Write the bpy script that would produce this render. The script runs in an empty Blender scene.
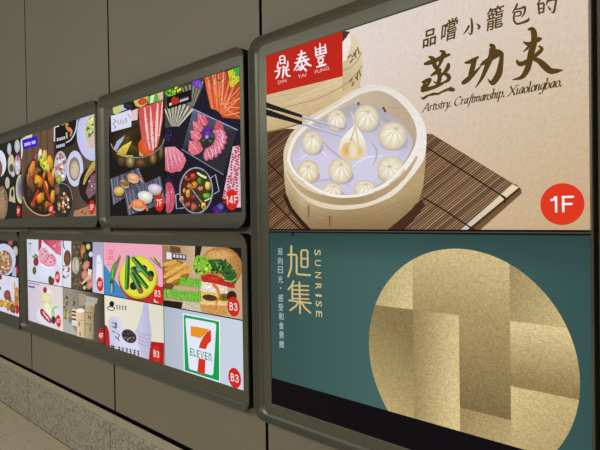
import bpy, bmesh, math, random
import numpy as np
from mathutils import Matrix, Vector
from mathutils.geometry import tessellate_polygon

random.seed(7)
C = bpy.context.scene.collection
SC = bpy.context.scene

# ------------------------------------------------------------------ camera
FPX = 540.0
YAW, PITCH, ROLL = math.radians(44.2086), math.radians(-0.61765), math.radians(-0.85029)
DIST, EYE = 1.483952, 1.5
_f = Vector((-math.sin(YAW) * math.cos(PITCH), math.cos(YAW) * math.cos(PITCH), math.sin(PITCH)))
_r0 = Vector((math.cos(YAW), math.sin(YAW), 0))
_u0 = _r0.cross(_f)
_r = _r0 * math.cos(ROLL) + _u0 * math.sin(ROLL)
_u = -_r0 * math.sin(ROLL) + _u0 * math.cos(ROLL)
cam_data = bpy.data.cameras.new('camera')
cam_data.sensor_width = 36.0
cam_data.lens = FPX * 36.0 / 600.0
cam_data.clip_start = 0.02
cam = bpy.data.objects.new('camera', cam_data)
C.objects.link(cam)
M = Matrix((_r, _u, -_f)).transposed().to_4x4()
M.translation = Vector((0, -DIST, EYE))
cam.matrix_world = M
SC.camera = cam

# ------------------------------------------------------------------ light and exposure
SC.view_settings.view_transform = 'Standard'
SC.view_settings.look = 'None'
SC.view_settings.exposure = 0.0
SC.view_settings.gamma = 1.0
world = bpy.data.worlds.new('concourse_ambient')
SC.world = world
world.use_nodes = True
world.node_tree.nodes['Background'].inputs[0].default_value = (0.95, 0.93, 0.85, 1)
world.node_tree.nodes['Background'].inputs[1].default_value = 0.16


def area(name, loc, size, energy, col, rot=(0, 0, 0)):
    d = bpy.data.lights.new(name, 'AREA')
    d.shape = 'RECTANGLE'
    d.size, d.size_y = size
    d.energy = energy
    d.color = col
    o = bpy.data.objects.new(name, d)
    o.location = loc
    o.rotation_euler = rot
    C.objects.link(o)
    return o


WARM = (1.0, 0.96, 0.86)
for lx in (0.4, -2.6, -5.6):
    area('ceiling_light', (lx, -4.6, 3.3), (2.4, 1.2), 46, WARM, (math.radians(38), 0, 0))


# ------------------------------------------------------------------ material helpers
def s2l(c):
    c = c / 255.0
    return c / 12.92 if c <= 0.04045 else ((c + 0.055) / 1.055) ** 2.4


def lin(c):
    return (s2l(c[0]), s2l(c[1]), s2l(c[2]), 1.0)


def new_mat(name):
    m = bpy.data.materials.new(name)
    m.use_nodes = True
    return m, m.node_tree, m.node_tree.nodes['Principled BSDF']


def paint(name, col, rough=0.45, metal=0.0, spec=0.5, var=0.06, scale=6.0, bump=0.0):
    m, nt, b = new_mat(name)
    tc = nt.nodes.new('ShaderNodeTexCoord')
    n = nt.nodes.new('ShaderNodeTexNoise')
    n.inputs['Scale'].default_value = scale
    n.inputs['Detail'].default_value = 4
    nt.links.new(tc.outputs['Object'], n.inputs['Vector'])
    r = nt.nodes.new('ShaderNodeValToRGB')
    l = lin(col)
    r.color_ramp.elements[0].position = 0.3
    r.color_ramp.elements[1].position = 0.7
    r.color_ramp.elements[0].color = tuple(x * (1 - var) for x in l[:3]) + (1,)
    r.color_ramp.elements[1].color = tuple(min(1, x * (1 + var)) for x in l[:3]) + (1,)
    nt.links.new(n.outputs['Fac'], r.inputs['Fac'])
    nt.links.new(r.outputs['Color'], b.inputs['Base Color'])
    b.inputs['Roughness'].default_value = rough
    b.inputs['Metallic'].default_value = metal
    b.inputs['Specular IOR Level'].default_value = spec
    if bump:
        bp = nt.nodes.new('ShaderNodeBump')
        bp.inputs['Strength'].default_value = bump
        bp.inputs['Distance'].default_value = 0.002
        nt.links.new(n.outputs['Fac'], bp.inputs['Height'])
        nt.links.new(bp.outputs['Normal'], b.inputs['Normal'])
    return m


def granite(name, ramp, scale, rough=0.6):
    m, nt, b = new_mat(name)
    tc = nt.nodes.new('ShaderNodeTexCoord')
    n = nt.nodes.new('ShaderNodeTexNoise')
    n.inputs['Scale'].default_value = scale
    n.inputs['Detail'].default_value = 3
    n.inputs['Roughness'].default_value = 0.7
    v = nt.nodes.new('ShaderNodeTexVoronoi')
    v.inputs['Scale'].default_value = scale * 1.3
    nt.links.new(tc.outputs['Object'], n.inputs['Vector'])
    nt.links.new(tc.outputs['Object'], v.inputs['Vector'])
    mx = nt.nodes.new('ShaderNodeMath')
    mx.operation = 'MULTIPLY_ADD'
    sp = nt.nodes.new('ShaderNodeSeparateColor')
    nt.links.new(v.outputs['Color'], sp.inputs[0])
    nt.links.new(sp.outputs[0], mx.inputs[0])
    mx.inputs[1].default_value = 0.35
    nt.links.new(n.outputs['Fac'], mx.inputs[2])
    r = nt.nodes.new('ShaderNodeValToRGB')
    e = r.color_ramp.elements
    for i, (p, c) in enumerate(ramp):
        if i < 2:
            e[i].position = p
            e[i].color = lin(c)
        else:
            x = e.new(p)
            x.color = lin(c)
    nt.links.new(mx.outputs[0], r.inputs['Fac'])
    nt.links.new(r.outputs['Color'], b.inputs['Base Color'])
    b.inputs['Roughness'].default_value = rough
    b.inputs['Specular IOR Level'].default_value = 0.3
    return m


M_PANEL = paint('taupe_metal_cladding', (144, 138, 121), rough=0.42, var=0.03, scale=1.5, spec=0.35)
M_DARK = paint('dark_recess', (10, 9, 8), rough=0.8, spec=0.1)
M_STRIP = paint('brushed_metal_strip', (190, 182, 160), rough=0.35, spec=0.5, var=0.05, scale=9)
M_FRAME = paint('olive_grey_metal', (112, 112, 99), rough=0.33, metal=0.45, spec=0.45, var=0.04, scale=14)
M_CASE = paint('black_metal_casing', (14, 13, 11), rough=0.6, spec=0.15)
M_BEZEL = paint('black_screen_bezel', (12, 9, 10), rough=0.4, spec=0.2)
M_GRANITE = granite('speckled_granite', [(0.40, (110, 104, 92)), (0.62, (166, 160, 144)), (0.80, (204, 198, 182)), (0.95, (130, 122, 108))], 70)
M_FLOOR = granite('beige_stone_floor', [(0.34, (176, 162, 136)), (0.50, (216, 202, 174)), (0.78, (224, 212, 184)), (1.0, (206, 190, 162))], 45, 0.55)
M_JOINT = paint('dark_grout', (78, 70, 56), rough=0.9, spec=0.1)


def picture_mat(name, kind):
    """lit screen: emits the picture colours held in the attribute, with a fine print texture"""
    m, nt, b = new_mat(name)
    at = nt.nodes.new('ShaderNodeAttribute')
    at.attribute_name = 'Col'
    out = at.outputs['Color']
    if kind != 'plain':
        tc = nt.nodes.new('ShaderNodeTexCoord')
        mp = nt.nodes.new('ShaderNodeMapping')
        n = nt.nodes.new('ShaderNodeTexNoise')
        nt.links.new(tc.outputs['Object'], mp.inputs['Vector'])
        mp2 = nt.nodes.new('ShaderNodeMapping')
        nt.links.new(mp.outputs['Vector'], mp2.inputs['Vector'])
        nt.links.new(mp2.outputs['Vector'], n.inputs['Vector'])
        lo, hi = 0.85, 1.15
        if kind == 'wood':
            mp.inputs['Rotation'].default_value = (0, math.radians(42), 0)
            mp2.inputs['Scale'].default_value = (1, 1, 6)
            n.inputs['Scale'].default_value = 55
            n.inputs['Detail'].default_value = 6
            n.inputs['Roughness'].default_value = 0.65
            lo, hi = 0.86, 1.11
        elif kind == 'grain':
            mp.inputs['Rotation'].default_value = (0, math.radians(-12), 0)
            mp2.inputs['Scale'].default_value = (0.6, 1, 5)
            n.inputs['Scale'].default_value = 40
            lo, hi = 0.93, 1.06
        elif kind == 'gold':
            mp2.inputs['Scale'].default_value = (0.7, 1, 1.3)
            n.inputs['Scale'].default_value = 230
            n.inputs['Detail'].default_value = 3
            n.inputs['Roughness'].default_value = 0.8
            lo, hi = 0.66, 1.30
        elif kind == 'food':
            n.inputs['Scale'].default_value = 95
            n.inputs['Detail'].default_value = 3
            lo, hi = 0.66, 1.28
        mr = nt.nodes.new('ShaderNodeMapRange')
        mr.inputs['From Min'].default_value = 0.3
        mr.inputs['From Max'].default_value = 0.7
        mr.inputs['To Min'].default_value = lo
        mr.inputs['To Max'].default_value = hi
        nt.links.new(n.outputs['Fac'], mr.inputs['Value'])
        vm = nt.nodes.new('ShaderNodeVectorMath')
        vm.operation = 'SCALE'
        nt.links.new(out, vm.inputs[0])
        nt.links.new(mr.outputs['Result'], vm.inputs['Scale'])
        out = vm.outputs['Vector']
    b.inputs['Base Color'].default_value = (0.004, 0.004, 0.004, 1)
    b.inputs['Roughness'].default_value = 0.35
    b.inputs['Specular IOR Level'].default_value = 0.04
    nt.links.new(out, b.inputs['Emission Color'])
    b.inputs['Emission Strength'].default_value = 1.0
    m.cycles.emission_sampling = 'FRONT' if kind in ('plain', 'wood') else 'NONE'
    return m


PM = {k: picture_mat('lit_screen_' + k, k) for k in ('plain', 'wood', 'grain', 'gold', 'food')}
PM['over'] = picture_mat('lit_screen_overprint', 'plain')
PM['over'].cycles.emission_sampling = 'NONE'


# ------------------------------------------------------------------ geometry helpers
def link_mesh(name, bm, mat, parent=None, smooth=False):
    me = bpy.data.meshes.new(name)
    bm.normal_update()
    bm.to_mesh(me)
    bm.free()
    if smooth:
        for p in me.polygons:
            p.use_smooth = True
    me.materials.append(mat)
    o = bpy.data.objects.new(name, me)
    C.objects.link(o)
    if parent:
        o.parent = parent
    return o


def box(bm, x0, x1, y0, y1, z0, z1, bev=0.0):
    vs = [bm.verts.new(p) for p in ((x0, y0, z0), (x1, y0, z0), (x1, y1, z0), (x0, y1, z0), (x0, y0, z1), (x1, y0, z1), (x1, y1, z1), (x0, y1, z1))]
    fs = [bm.faces.new([vs[i] for i in q]) for q in ((0, 1, 5, 4), (1, 2, 6, 5), (2, 3, 7, 6), (3, 0, 4, 7), (4, 5, 6, 7), (3, 2, 1, 0))]
    if bev:
        es = list({e for f in fs for e in f.edges})
        bmesh.ops.bevel(bm, geom=es, offset=bev, segments=2, affect='EDGES', profile=0.5)


def structure(name, bm, mat):
    o = link_mesh(name, bm, mat)
    o['kind'] = 'structure'
    return o


# ------------------------------------------------------------------ the setting
SEAMS = [-8.21, -6.90, -5.59, -4.275, -2.968, -1.652, -0.34, 0.97, 2.28]
bm = bmesh.new()
for a, b_ in zip(SEAMS[:-1], SEAMS[1:]):
    box(bm, a + 0.0085, b_ - 0.0085, 0.0, 0.004, 0.400, 3.9, 0.0012)
structure('wall_back', bm, M_PANEL)
bm = bmesh.new()
box(bm, -8.21, 2.28, 0.045, 0.06, 0.0, 3.9)
structure('trim_1', bm, M_DARK)                 # dark carrier seen in the open joints
bm = bmesh.new()
for a, b_ in zip([-8.2, -6.88, -5.57, -4.262, -2.955, -1.64, -0.33, 0.98], [-6.88, -5.57, -4.262, -2.955, -1.64, -0.33, 0.98, 2.28]):
    box(bm, a + 0.0015, b_ - 0.0015, -0.002, 0.003, 0.322, 0.3735, 0.0008)
structure('trim_2', bm, M_STRIP)
bm = bmesh.new()
GJ = [-8.33, -7.01, -5.685, -4.36, -3.035, -1.71, -0.385, 0.94, 2.28]
for a, b_ in zip(GJ[:-1], GJ[1:]):
    box(bm, a + 0.0035, b_ - 0.0035, 0.0, 0.012, 0.0, 0.319, 0.0015)
structure('baseboard_back', bm, M_GRANITE)
bm = bmesh.new()
T = 0.62
for i in range(-14, 4):
    for j in range(0, 7):
        x0 = 0.17 + i * T
        y1 = -0.004 - j * T
        box(bm, x0 + 0.0025, x0 + T - 0.0025, y1 - T + 0.005, y1, -0.03, 0.0, 0.0)
structure('floor', bm, M_FLOOR)
bm = bmesh.new()
box(bm, -8.6, 2.7, -4.5, 0.05, -0.06, -0.0015)
structure('trim_3', bm, M_JOINT)                # grout bed under the floor stones

# ------------------------------------------------------------------ picture builder
SCR = 0.020        # screen glass stands this far off the wall
RIM = 0.050        # frame lip


def W(x, y, off=SCR):
    """point of the screen plane seen at that spot of the 600x450 photograph"""
    d = _f + _r * ((x - 300) / FPX) - _u * ((y - 225) / FPX)
    t = (DIST - off) / d.y
    return (d.x * t, EYE + d.z * t)


def clip_half(poly, axis, val, keep_less):
    out = []
    n = len(poly)
    for i in range(n):
        a, b = poly[i], poly[(i + 1) % n]
        da = (a[axis] - val) * (1 if keep_less else -1)
        db = (b[axis] - val) * (1 if keep_less else -1)
        if da <= 0:
            out.append(a)
        if (da < 0 < db) or (db < 0 < da):
            t = da / (da - db)
            out.append(tuple(a[k] + (b[k] - a[k]) * t for k in range(len(a))))
    return out


def clip_convex(poly, cv):
    """clip polygon by a convex polygon (2D)"""
    ar = sum(cv[i][0] * cv[(i + 1) % len(cv)][1] - cv[(i + 1) % len(cv)][0] * cv[i][1] for i in range(len(cv)))
    if ar < 0:
        cv = cv[::-1]
    for i in range(len(cv)):
        p, q = cv[i], cv[(i + 1) % len(cv)]
        out = []
        n = len(poly)
        for k in range(n):
            a, b = poly[k], poly[(k + 1) % n]
            da = (q[0] - p[0]) * (a[1] - p[1]) - (q[1] - p[1]) * (a[0] - p[0])
            db = (q[0] - p[0]) * (b[1] - p[1]) - (q[1] - p[1]) * (b[0] - p[0])
            if da >= 0:
                out.append(a)
            if da * db < 0:
                t = da / (da - db)
                out.append((a[0] + (b[0] - a[0]) * t, a[1] + (b[1] - a[1]) * t))
        poly = out
        if len(poly) < 3:
            return []
    return poly


def smooth_pts(pts, n=5):
    """Catmull-Rom through (x, y, w) tuples"""
    if len(pts) < 3:
        return pts
    out = []
    P = [pts[0]] + list(pts) + [pts[-1]]
    for i in range(1, len(P) - 2):
        for k in range(n):
            t = k / n
            out.append(tuple(0.5 * (2 * P[i][d] + (P[i + 1][d] - P[i - 1][d]) * t + (2 * P[i - 1][d] - 5 * P[i][d] + 4 * P[i + 1][d] - P[i + 2][d]) * t * t
                                    + (3 * P[i][d] - P[i - 1][d] - 3 * P[i + 1][d] + P[i + 2][d]) * t ** 3) for d in range(3)))
    out.append(pts[-1])
    return out


def mixc(a, b, t):
    t = max(0.0, min(1.0, t))
    return tuple(a[i] + (b[i] - a[i]) * t for i in range(3))


_font_cache = {}


def glyphs(body):
    key = body
    if key not in _font_cache:
        cu = bpy.data.curves.new('text', 'FONT')
        cu.body = body
        cu.resolution_u = 3
        cu.fill_mode = 'FRONT'
        ob = bpy.data.objects.new('text', cu)
        C.objects.link(ob)
        dg = bpy.context.evaluated_depsgraph_get()
        me = bpy.data.meshes.new_from_object(ob.evaluated_get(dg))
        V = [(v.co.x, v.co.y) for v in me.vertices]
        F = [tuple(p.vertices) for p in me.polygons]
        bpy.data.objects.remove(ob)
        bpy.data.curves.remove(cu)
        bpy.data.meshes.remove(me)
        _font_cache[key] = (V, F)
    return _font_cache[key]


DIGITS = {
    '1': (0.36, [[(0.0, 0.76), (0.17, 0.80), (0.25, 0.98)], [(0.285, 0.0), (0.285, 1.0)]]),
    'F': (0.58, [[(0.075, 0.0), (0.075, 1.0)], [(0.0, 0.93), (0.60, 0.93)], [(0.0, 0.50), (0.53, 0.50)]]),
    '7': (0.56, [[(0.0, 0.93), (0.56, 0.93)], [(0.52, 0.95), (0.32, 0.5), (0.20, 0.0)]]),
    '4': (0.62, [[(0.46, 0.0), (0.46, 1.0)], [(0.44, 0.97), (0.05, 0.32)], [(0.0, 0.29), (0.64, 0.29)]]),
    'B': (0.60, [[(0.075, 0.0), (0.075, 1.0)], [(0.0, 0.93), (0.34, 0.93), (0.48, 0.84), (0.48, 0.66), (0.36, 0.54), (0.0, 0.53)], [(0.30, 0.53), (0.46, 0.50), (0.54, 0.38), (0.54, 0.20), (0.42, 0.07), (0.0, 0.07)]]),
    '3': (0.56, [[(0.02, 0.76), (0.10, 0.90), (0.28, 0.94), (0.44, 0.86), (0.46, 0.68), (0.34, 0.55), (0.18, 0.53)], [(0.26, 0.54), (0.42, 0.50), (0.50, 0.36), (0.48, 0.17), (0.34, 0.06), (0.16, 0.07), (0.04, 0.16), (0.0, 0.28)]]),
    'E': (0.44, [[(0.09, 0.0), (0.09, 1.0)], [(0.0, 0.91), (0.46, 0.91)], [(0.0, 0.50), (0.42, 0.50)], [(0.0, 0.09), (0.46, 0.09)]]),
    'L': (0.42, [[(0.09, 0.0), (0.09, 1.0)], [(0.0, 0.09), (0.44, 0.09)]]),
    'V': (0.56, [[(0.05, 1.0), (0.28, 0.05), (0.51, 1.0)]]),
    'n': (0.50, [[(0.09, 0.0), (0.09, 1.0)], [(0.09, 0.78), (0.24, 0.91), (0.36, 0.86), (0.41, 0.72), (0.41, 0.0)]]),
}
_o = [(0.33 + 0.28 * math.cos(k * math.tau / 10 + 1.2), 0.5 + 0.5 * math.sin(k * math.tau / 10 + 1.2)) for k in range(11)]
PEN = {   # italic letter skeletons, x-height 1: advance, strokes
    'A': (1.30, [[(-.1, 0), (.75, 1.6)], [(.75, 1.6), (1.1, 0)], [(.2, .55), (.95, .55)], [(-.25, .02), (.1, .02)], [(.9, .02), (1.25, .02)]]),
    'r': (.62, [[(-.05, .85), (.12, 1), (.1, 0)], [(.1, .6), (.35, .97), (.58, .92)]]),
    't': (.52, [[(.2, 1.35), (.14, .15), (.28, 0), (.45, .12)], [(-.02, .97), (.48, .97)]]),
    'i': (.42, [[(-.05, .82), (.12, 1), (.1, .12), (.22, 0), (.36, .14)], [(.14, 1.5), (.17, 1.42)]]),
    's': (.58, [[(.5, .85), (.3, 1), (.1, .8), (.4, .4), (.35, .1), (.15, 0), (0, .14)]]),
    'y': (.68, [[(-.05, .85), (.12, 1), (.22, .12), (.36, 0)], [(.62, 1), (.42, .1), (.1, -.55), (-.12, -.5)]]),
    '.': (.46, [[(.04, .22), (.16, -.02)], [(.14, .24), (.06, -.04)]]),
    'C': (1.25, [[(1.1, 1.25), (.8, 1.6), (.3, 1.3), (.05, .7), (.3, .1), (.7, 0), (1.1, .35)]]),
    'a': (.76, [[(.6, .97), (.3, 1), (.05, .5), (.15, .02), (.4, .25), (.6, .95)], [(.62, 1), (.56, .12), (.74, .08)]]),
    'f': (.52, [[(.78, 1.6), (.52, 1.62), (.35, 1.0), (.15, -.4), (-.12, -.6)], [(.05, .97), (.6, .97)]]),
    'm': (1.06, [[(-.05, .85), (.08, 1), (.05, 0)], [(.05, .6), (.3, 1), (.45, .85), (.42, 0)], [(.42, .6), (.7, 1), (.85, .85), (.82, .12), (.98, .08)]]),
    'n': (.72, [[(-.05, .85), (.08, 1), (.05, 0)], [(.05, .6), (.35, 1), (.5, .85), (.48, .12), (.64, .08)]]),
    'h': (.72, [[(-.05, 1.6), (.08, 1.7), (.05, 0)], [(.05, .6), (.35, 1), (.5, .8), (.48, .12), (.64, .08)]]),
    'p': (.74, [[(-.02, .9), (.1, 1), (.02, -.6)], [(-.12, -.6), (.2, -.6)], [(.1, .7), (.4, 1), (.62, .7), (.5, .15), (.3, 0), (.08, .15)]]),
    'X': (1.25, [[(.1, 1.6), (1.05, 0)], [(1.15, 1.6), (0, 0)], [(-.15, .02), (.2, .02)], [(.85, .02), (1.2, .02)], [(0, 1.58), (.3, 1.58)], [(.95, 1.58), (1.3, 1.58)]]),
    'o': (.72, [_o]),
    'l': (.38, [[(0, 1.6), (.12, 1.7), (.1, .15), (.2, 0), (.34, .12)]]),
    'g': (.74, [[(.6, .97), (.3, 1), (.05, .5), (.2, .05), (.45, .3), (.6, .92)], [(.62, 1), (.5, -.3), (.25, -.6), (-.05, -.45)]]),
    'b': (.72, [[(0, 1.6), (.12, 1.7), (.05, .12), (.3, 0), (.58, .3), (.55, .8), (.35, .97), (.08, .6)]]),
    ' ': (.40, []),
}


class Sheet:
    """collects coloured triangles of one printed layer group"""

    def __init__(self, name, label=None, mat='over'):
        self.name, self.label, self.mat = name, label, mat
        self.v, self.c = [], []


class Advert:
    def __init__(self, display, rect, label, mat='plain'):
        """rect: x0, x1, z0, z1 on the wall"""
        self.d, self.rect = display, rect
        self.base = Sheet('advert', label, mat)
        self.sheets = [self.base]
        self.cur = self.base
        self.layer = 0

    def sub(self, name, label=None, mat='over'):
        if name.startswith('pictured_') and mat == 'over':
            mat = 'food'
        s = Sheet(name, label, mat)
        self.sheets.append(s)
        self.cur = s
        return self

    def to(self, sheet):
        self.cur = sheet
        return self

    # --- low level: triangles in wall coordinates
    def tri(self, pts):
        x0, x1, z0, z1 = self.rect
        if any(not (x0 <= p[0] <= x1 and z0 <= p[1] <= z1) for p in pts):
            for ax, val, less in ((0, x0, False), (0, x1, True), (1, z0, False), (1, z1, True)):
                pts = clip_half(pts, ax, val, less)
                if len(pts) < 3:
                    return
        y = -SCR - self.layer * 1.2e-5
        for i in range(1, len(pts) - 1):
            for p in (pts[0], pts[i], pts[i + 1]):
                self.cur.v.append((p[0], y, p[1]))
                self.cur.c.append(p[2:5])

    def poly_wall(self, pts, col):
        """pts wall coords; col rgb or function(X, Z)"""
        self.layer += 1
        if len(pts) < 3:
            return
        cs = [col(p[0], p[1]) if callable(col) else col for p in pts]
        for t in tessellate_polygon([[Vector((p[0], p[1], 0)) for p in pts]]):
            self.tri([tuple(pts[i][:2]) + tuple(cs[i]) for i in t])

    # --- photo frame helpers
    def poly(self, pts, col):
        """pts photo frame; col rgb, list or function(x, y)"""
        self.layer += 1
        if isinstance(col, list):
            cs = col
        else:
            cs = [col(p[0], p[1]) if callable(col) else col for p in pts]
        wp = [W(p[0], p[1]) for p in pts]
        for t in tessellate_polygon([[Vector((p[0], p[1], 0)) for p in wp]]):
            self.tri([wp[i] + tuple(cs[i]) for i in t])

    def shade(self, cv, fn, nx=8, ny=8):
        """convex region of the photo frame filled with a smooth colour function(x, y)"""
        self.layer += 1
        xs = [p[0] for p in cv]
        ys = [p[1] for p in cv]
        X = np.linspace(min(xs), max(xs), nx + 1)
        Y = np.linspace(min(ys), max(ys), ny + 1)
        for i in range(nx):
            for j in range(ny):
                q = clip_convex([(X[i], Y[j]), (X[i + 1], Y[j]), (X[i + 1], Y[j + 1]), (X[i], Y[j + 1])], cv)
                if len(q) >= 3:
                    w = [W(*p) + tuple(fn(*p)) for p in q]
                    for k in range(1, len(w) - 1):
                        self.tri([w[0], w[k], w[k + 1]])

    def shade_wall(self, cv, fn, nx=8, ny=8):
        self.layer += 1
        xs = [p[0] for p in cv]
        ys = [p[1] for p in cv]
        X = np.linspace(min(xs), max(xs), nx + 1)
        Y = np.linspace(min(ys), max(ys), ny + 1)
        for i in range(nx):
            for j in range(ny):
                q = clip_convex([(X[i], Y[j]), (X[i + 1], Y[j]), (X[i + 1], Y[j + 1]), (X[i], Y[j + 1])], cv)
                if len(q) >= 3:
                    w = [tuple(p) + tuple(fn(*p)) for p in q]
                    for k in range(1, len(w) - 1):
                        self.tri([w[0], w[k], w[k + 1]])

    def back(self, fn, nx=10, ny=10):
        x0, x1, z0, z1 = self.rect
        f = fn if callable(fn) else (lambda a, b: fn)
        self.shade_wall([(x0, z0), (x1, z0), (x1, z1), (x0, z1)], f, nx, ny)

    def ell(self, cx, cy, rx, ry, c0, c1=None, rot=0, n=28, hx=0, hy=0, pw=1.0, a0=0, a1=360):
        """ellipse with centre colour c0 and edge colour c1; hx, hy move the bright centre"""
        self.layer += 1
        c1 = c1 or c0
        ca, sa = math.cos(math.radians(rot)), math.sin(math.radians(rot))
        rings = [0.0, 0.35, 0.65, 0.85, 1.0] if c1 != c0 else [0.0, 1.0]

        def pt(r, a):
            ux = r * rx * math.cos(a) + hx * rx * (1 - r)
            uy = r * ry * math.sin(a) + hy * ry * (1 - r)
            return W(cx + ux * ca - uy * sa, cy + ux * sa + uy * ca) + tuple(mixc(c0, c1, r ** pw))
        A = [math.radians(a0 + (a1 - a0) * k / n) for k in range(n + 1)]
        for r0, r1 in zip(rings[:-1], rings[1:]):
            for k in range(n):
                p = [pt(r0, A[k]), pt(r1, A[k]), pt(r1, A[k + 1]), pt(r0, A[k + 1])]
                if r0 == 0:
                    self.tri([p[0], p[1], p[2]])
                else:
                    self.tri([p[0], p[1], p[2]])
                    self.tri([p[0], p[2], p[3]])

    def disc(self, cx, cy, r, col):
        """true circle on the wall round the photo point"""
        X, Z = W(cx, cy)
        self.poly_wall([(X + r * math.cos(k * math.tau / 48), Z + r * math.sin(k * math.tau / 48)) for k in range(48)], col)

    def stroke(self, pts, col, w=None, smooth=True, cap=True, clip=None):
        """ribbon through photo points (x, y[, width]); width is perpendicular, in photo units"""
        self.layer += 1
        P = [tuple(p) if len(p) == 3 else (p[0], p[1], w) for p in pts]
        if smooth:
            P = smooth_pts(P)
        n = len(P)
        L, R = [], []
        for i in range(n):
            a, b = P[max(0, i - 1)], P[min(n - 1, i + 1)]
            dx, dy = b[0] - a[0], b[1] - a[1]
            l = math.hypot(dx, dy) or 1
            nx, ny = -dy / l, dx / l
            h = P[i][2] / 2
            L.append((P[i][0] + nx * h, P[i][1] + ny * h))
            R.append((P[i][0] - nx * h, P[i][1] - ny * h))

        def colr(i):
            return col(i / max(1, n - 1)) if callable(col) else col
        for i in range(n - 1):
            q = [L[i] + (colr(i),), L[i + 1] + (colr(i + 1),), R[i + 1] + (colr(i + 1),), R[i] + (colr(i),)]
            if clip:
                qq = clip_convex([p[:2] for p in q], clip)
                if len(qq) < 3:
                    continue
                q = [p + (colr(i),) for p in qq]
            w_ = [W(p[0], p[1]) + tuple(p[2]) for p in q]
            for k in range(1, len(w_) - 1):
                self.tri([w_[0], w_[k], w_[k + 1]])
        if cap and not clip:
            for e, i in ((P[0], 0), (P[-1], n - 1)):
                h = e[2] / 2
                if h > 0.25:
                    ring = [W(e[0] + h * math.cos(k * math.tau / 12), e[1] + h * math.sin(k * math.tau / 12)) + tuple(colr(i)) for k in range(12)]
                    for k in range(1, 11):
                        self.tri([ring[0], ring[k], ring[k + 1]])

    def text(self, body, p0, p1, hpx, col, shear=0.0, bold=0.0, up='z', box_=False):
        """lettering between two photo points on its base line, capital height hpx (photo units).
        box_: glyph bounding box fills p0..p1 by hpx above p0"""
        self.layer += 1
        V, F = glyphs(body)
        if not V:
            return
        a, b = W(*p0), W(*p1)
        xs = [v[0] for v in V]
        ys = [v[1] for v in V]
        x0, x1 = min(xs), max(xs)
        y0, y1 = (min(ys), max(ys)) if box_ else (0.0, 0.70)
        ux, uz = (b[0] - a[0]), (b[1] - a[1])
        if up == 'z':
            t = W(p0[0], p0[1] - hpx)
            vx, vz = 0.0, t[1] - a[1]
        else:
            t = W(p0[0] + hpx, p0[1])
            vx, vz = t[0] - a[0], 0.0

        def mp(v):
            s = (v[0] - x0) / (x1 - x0)
            r = (v[1] - y0) / (y1 - y0)
            s2 = s + shear * r * (abs(vz) + abs(vx)) / max(1e-6, math.hypot(ux, uz))
            return (a[0] + ux * s2 + vx * r, a[1] + uz * s2 + vz * r) + tuple(col)
        e = bold * (y1 - y0)
        for sx, sy in (((0, 0),) if not bold else ((e, e * .6), (-e, e * .6), (e, -e * .6), (-e, -e * .6))):
            if bold:
                self.layer += 1
            for f in F:
                q = [mp((V[i][0] + sx, V[i][1] + sy)) for i in f]
                for k in range(1, len(q) - 1):
                    self.tri([q[0], q[k], q[k + 1]])

    def chunk(self, x, y, rx, ry, c, rot=0, seed=0):
        """irregular piece of food with a lit side and a darker side"""
        self.layer += 1
        rnd = random.Random(seed * 31 + int(x * 7 + y * 13))
        ca, sa = math.cos(math.radians(rot)), math.sin(math.radians(rot))
        n = 6
        pts = []
        for k in range(n):
            a = math.tau * k / n
            r = 0.70 + 0.48 * rnd.random()
            ux, uy = rx * r * math.cos(a), ry * r * math.sin(a)
            t = 0.5 + 0.5 * math.sin(a + 0.6)
            pts.append(W(x + ux * ca - uy * sa, y + ux * sa + uy * ca) + tuple(min(255, v * (1.12 - 0.62 * t)) for v in c))
        ctr = W(x - 0.15 * rx, y - 0.2 * ry) + tuple(min(255, v * 1.12 + 8) for v in c)
        for k in range(n):
            self.tri([ctr, pts[k], pts[(k + 1) % n]])

    def scatter(self, n, inside, size, cols, seed=1):
        """small irregular flecks; inside: (cx, cy, rx, ry)"""
        rnd = random.Random(seed)
        cx, cy, rx, ry = inside
        for _ in range(n):
            a = rnd.random() * math.tau
            r = math.sqrt(rnd.random())
            x, y = cx + rx * r * math.cos(a), cy + ry * r * math.sin(a)
            s = size * (0.6 + 0.8 * rnd.random())
            c = rnd.choice(cols)
            k = 0.75 + 0.5 * rnd.random()
            m = rnd.random() * math.tau
            pts = [(x + s * (0.55 + 0.45 * rnd.random()) * 0.75 * math.cos(m + j * math.tau / 6), y + s * (0.55 + 0.45 * rnd.random()) * math.sin(m + j * math.tau / 6)) for j in range(6)]
            self.poly(pts, tuple(min(255, v * k) for v in c))

    def badge(self, cx, cy, r, word, col=(203, 40, 26)):
        self.sub('floor_badge', 'red round badge reading ' + word)
        self.disc(cx, cy, r, col)
        X, Z = W(cx, cy)
        h = r * 0.78
        total = sum(DIGITS[c][0] for c in word) + 0.21 * (len(word) - 1)
        k = 1.16
        x = X - h * k * total / 2
        sw = 0.13 * h
        for c in word:
            for line in DIGITS[c][1]:
                self.ribbon_wall([(x + a * h * k, Z - h / 2 + b * h) for a, b in line], sw, (250, 244, 246))
            x += (DIGITS[c][0] + 0.21) * h * k

    def block_word(self, word, p0, p1, hpx, col, sw=0.19):
        a, b = W(*p0), W(*p1)
        hz = W(p0[0], p0[1] - hpx)[1] - a[1]
        total = sum(DIGITS[c][0] for c in word) + 0.12 * (len(word) - 1)
        kx = (b[0] - a[0]) / total
        x = a[0]
        for c in word:
            for line in DIGITS[c][1]:
                self.ribbon_wall([(x + u * kx, a[1] + v * hz) for u, v in line], sw * hz * 0.8, col)
            x += (DIGITS[c][0] + 0.12) * kx

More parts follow.
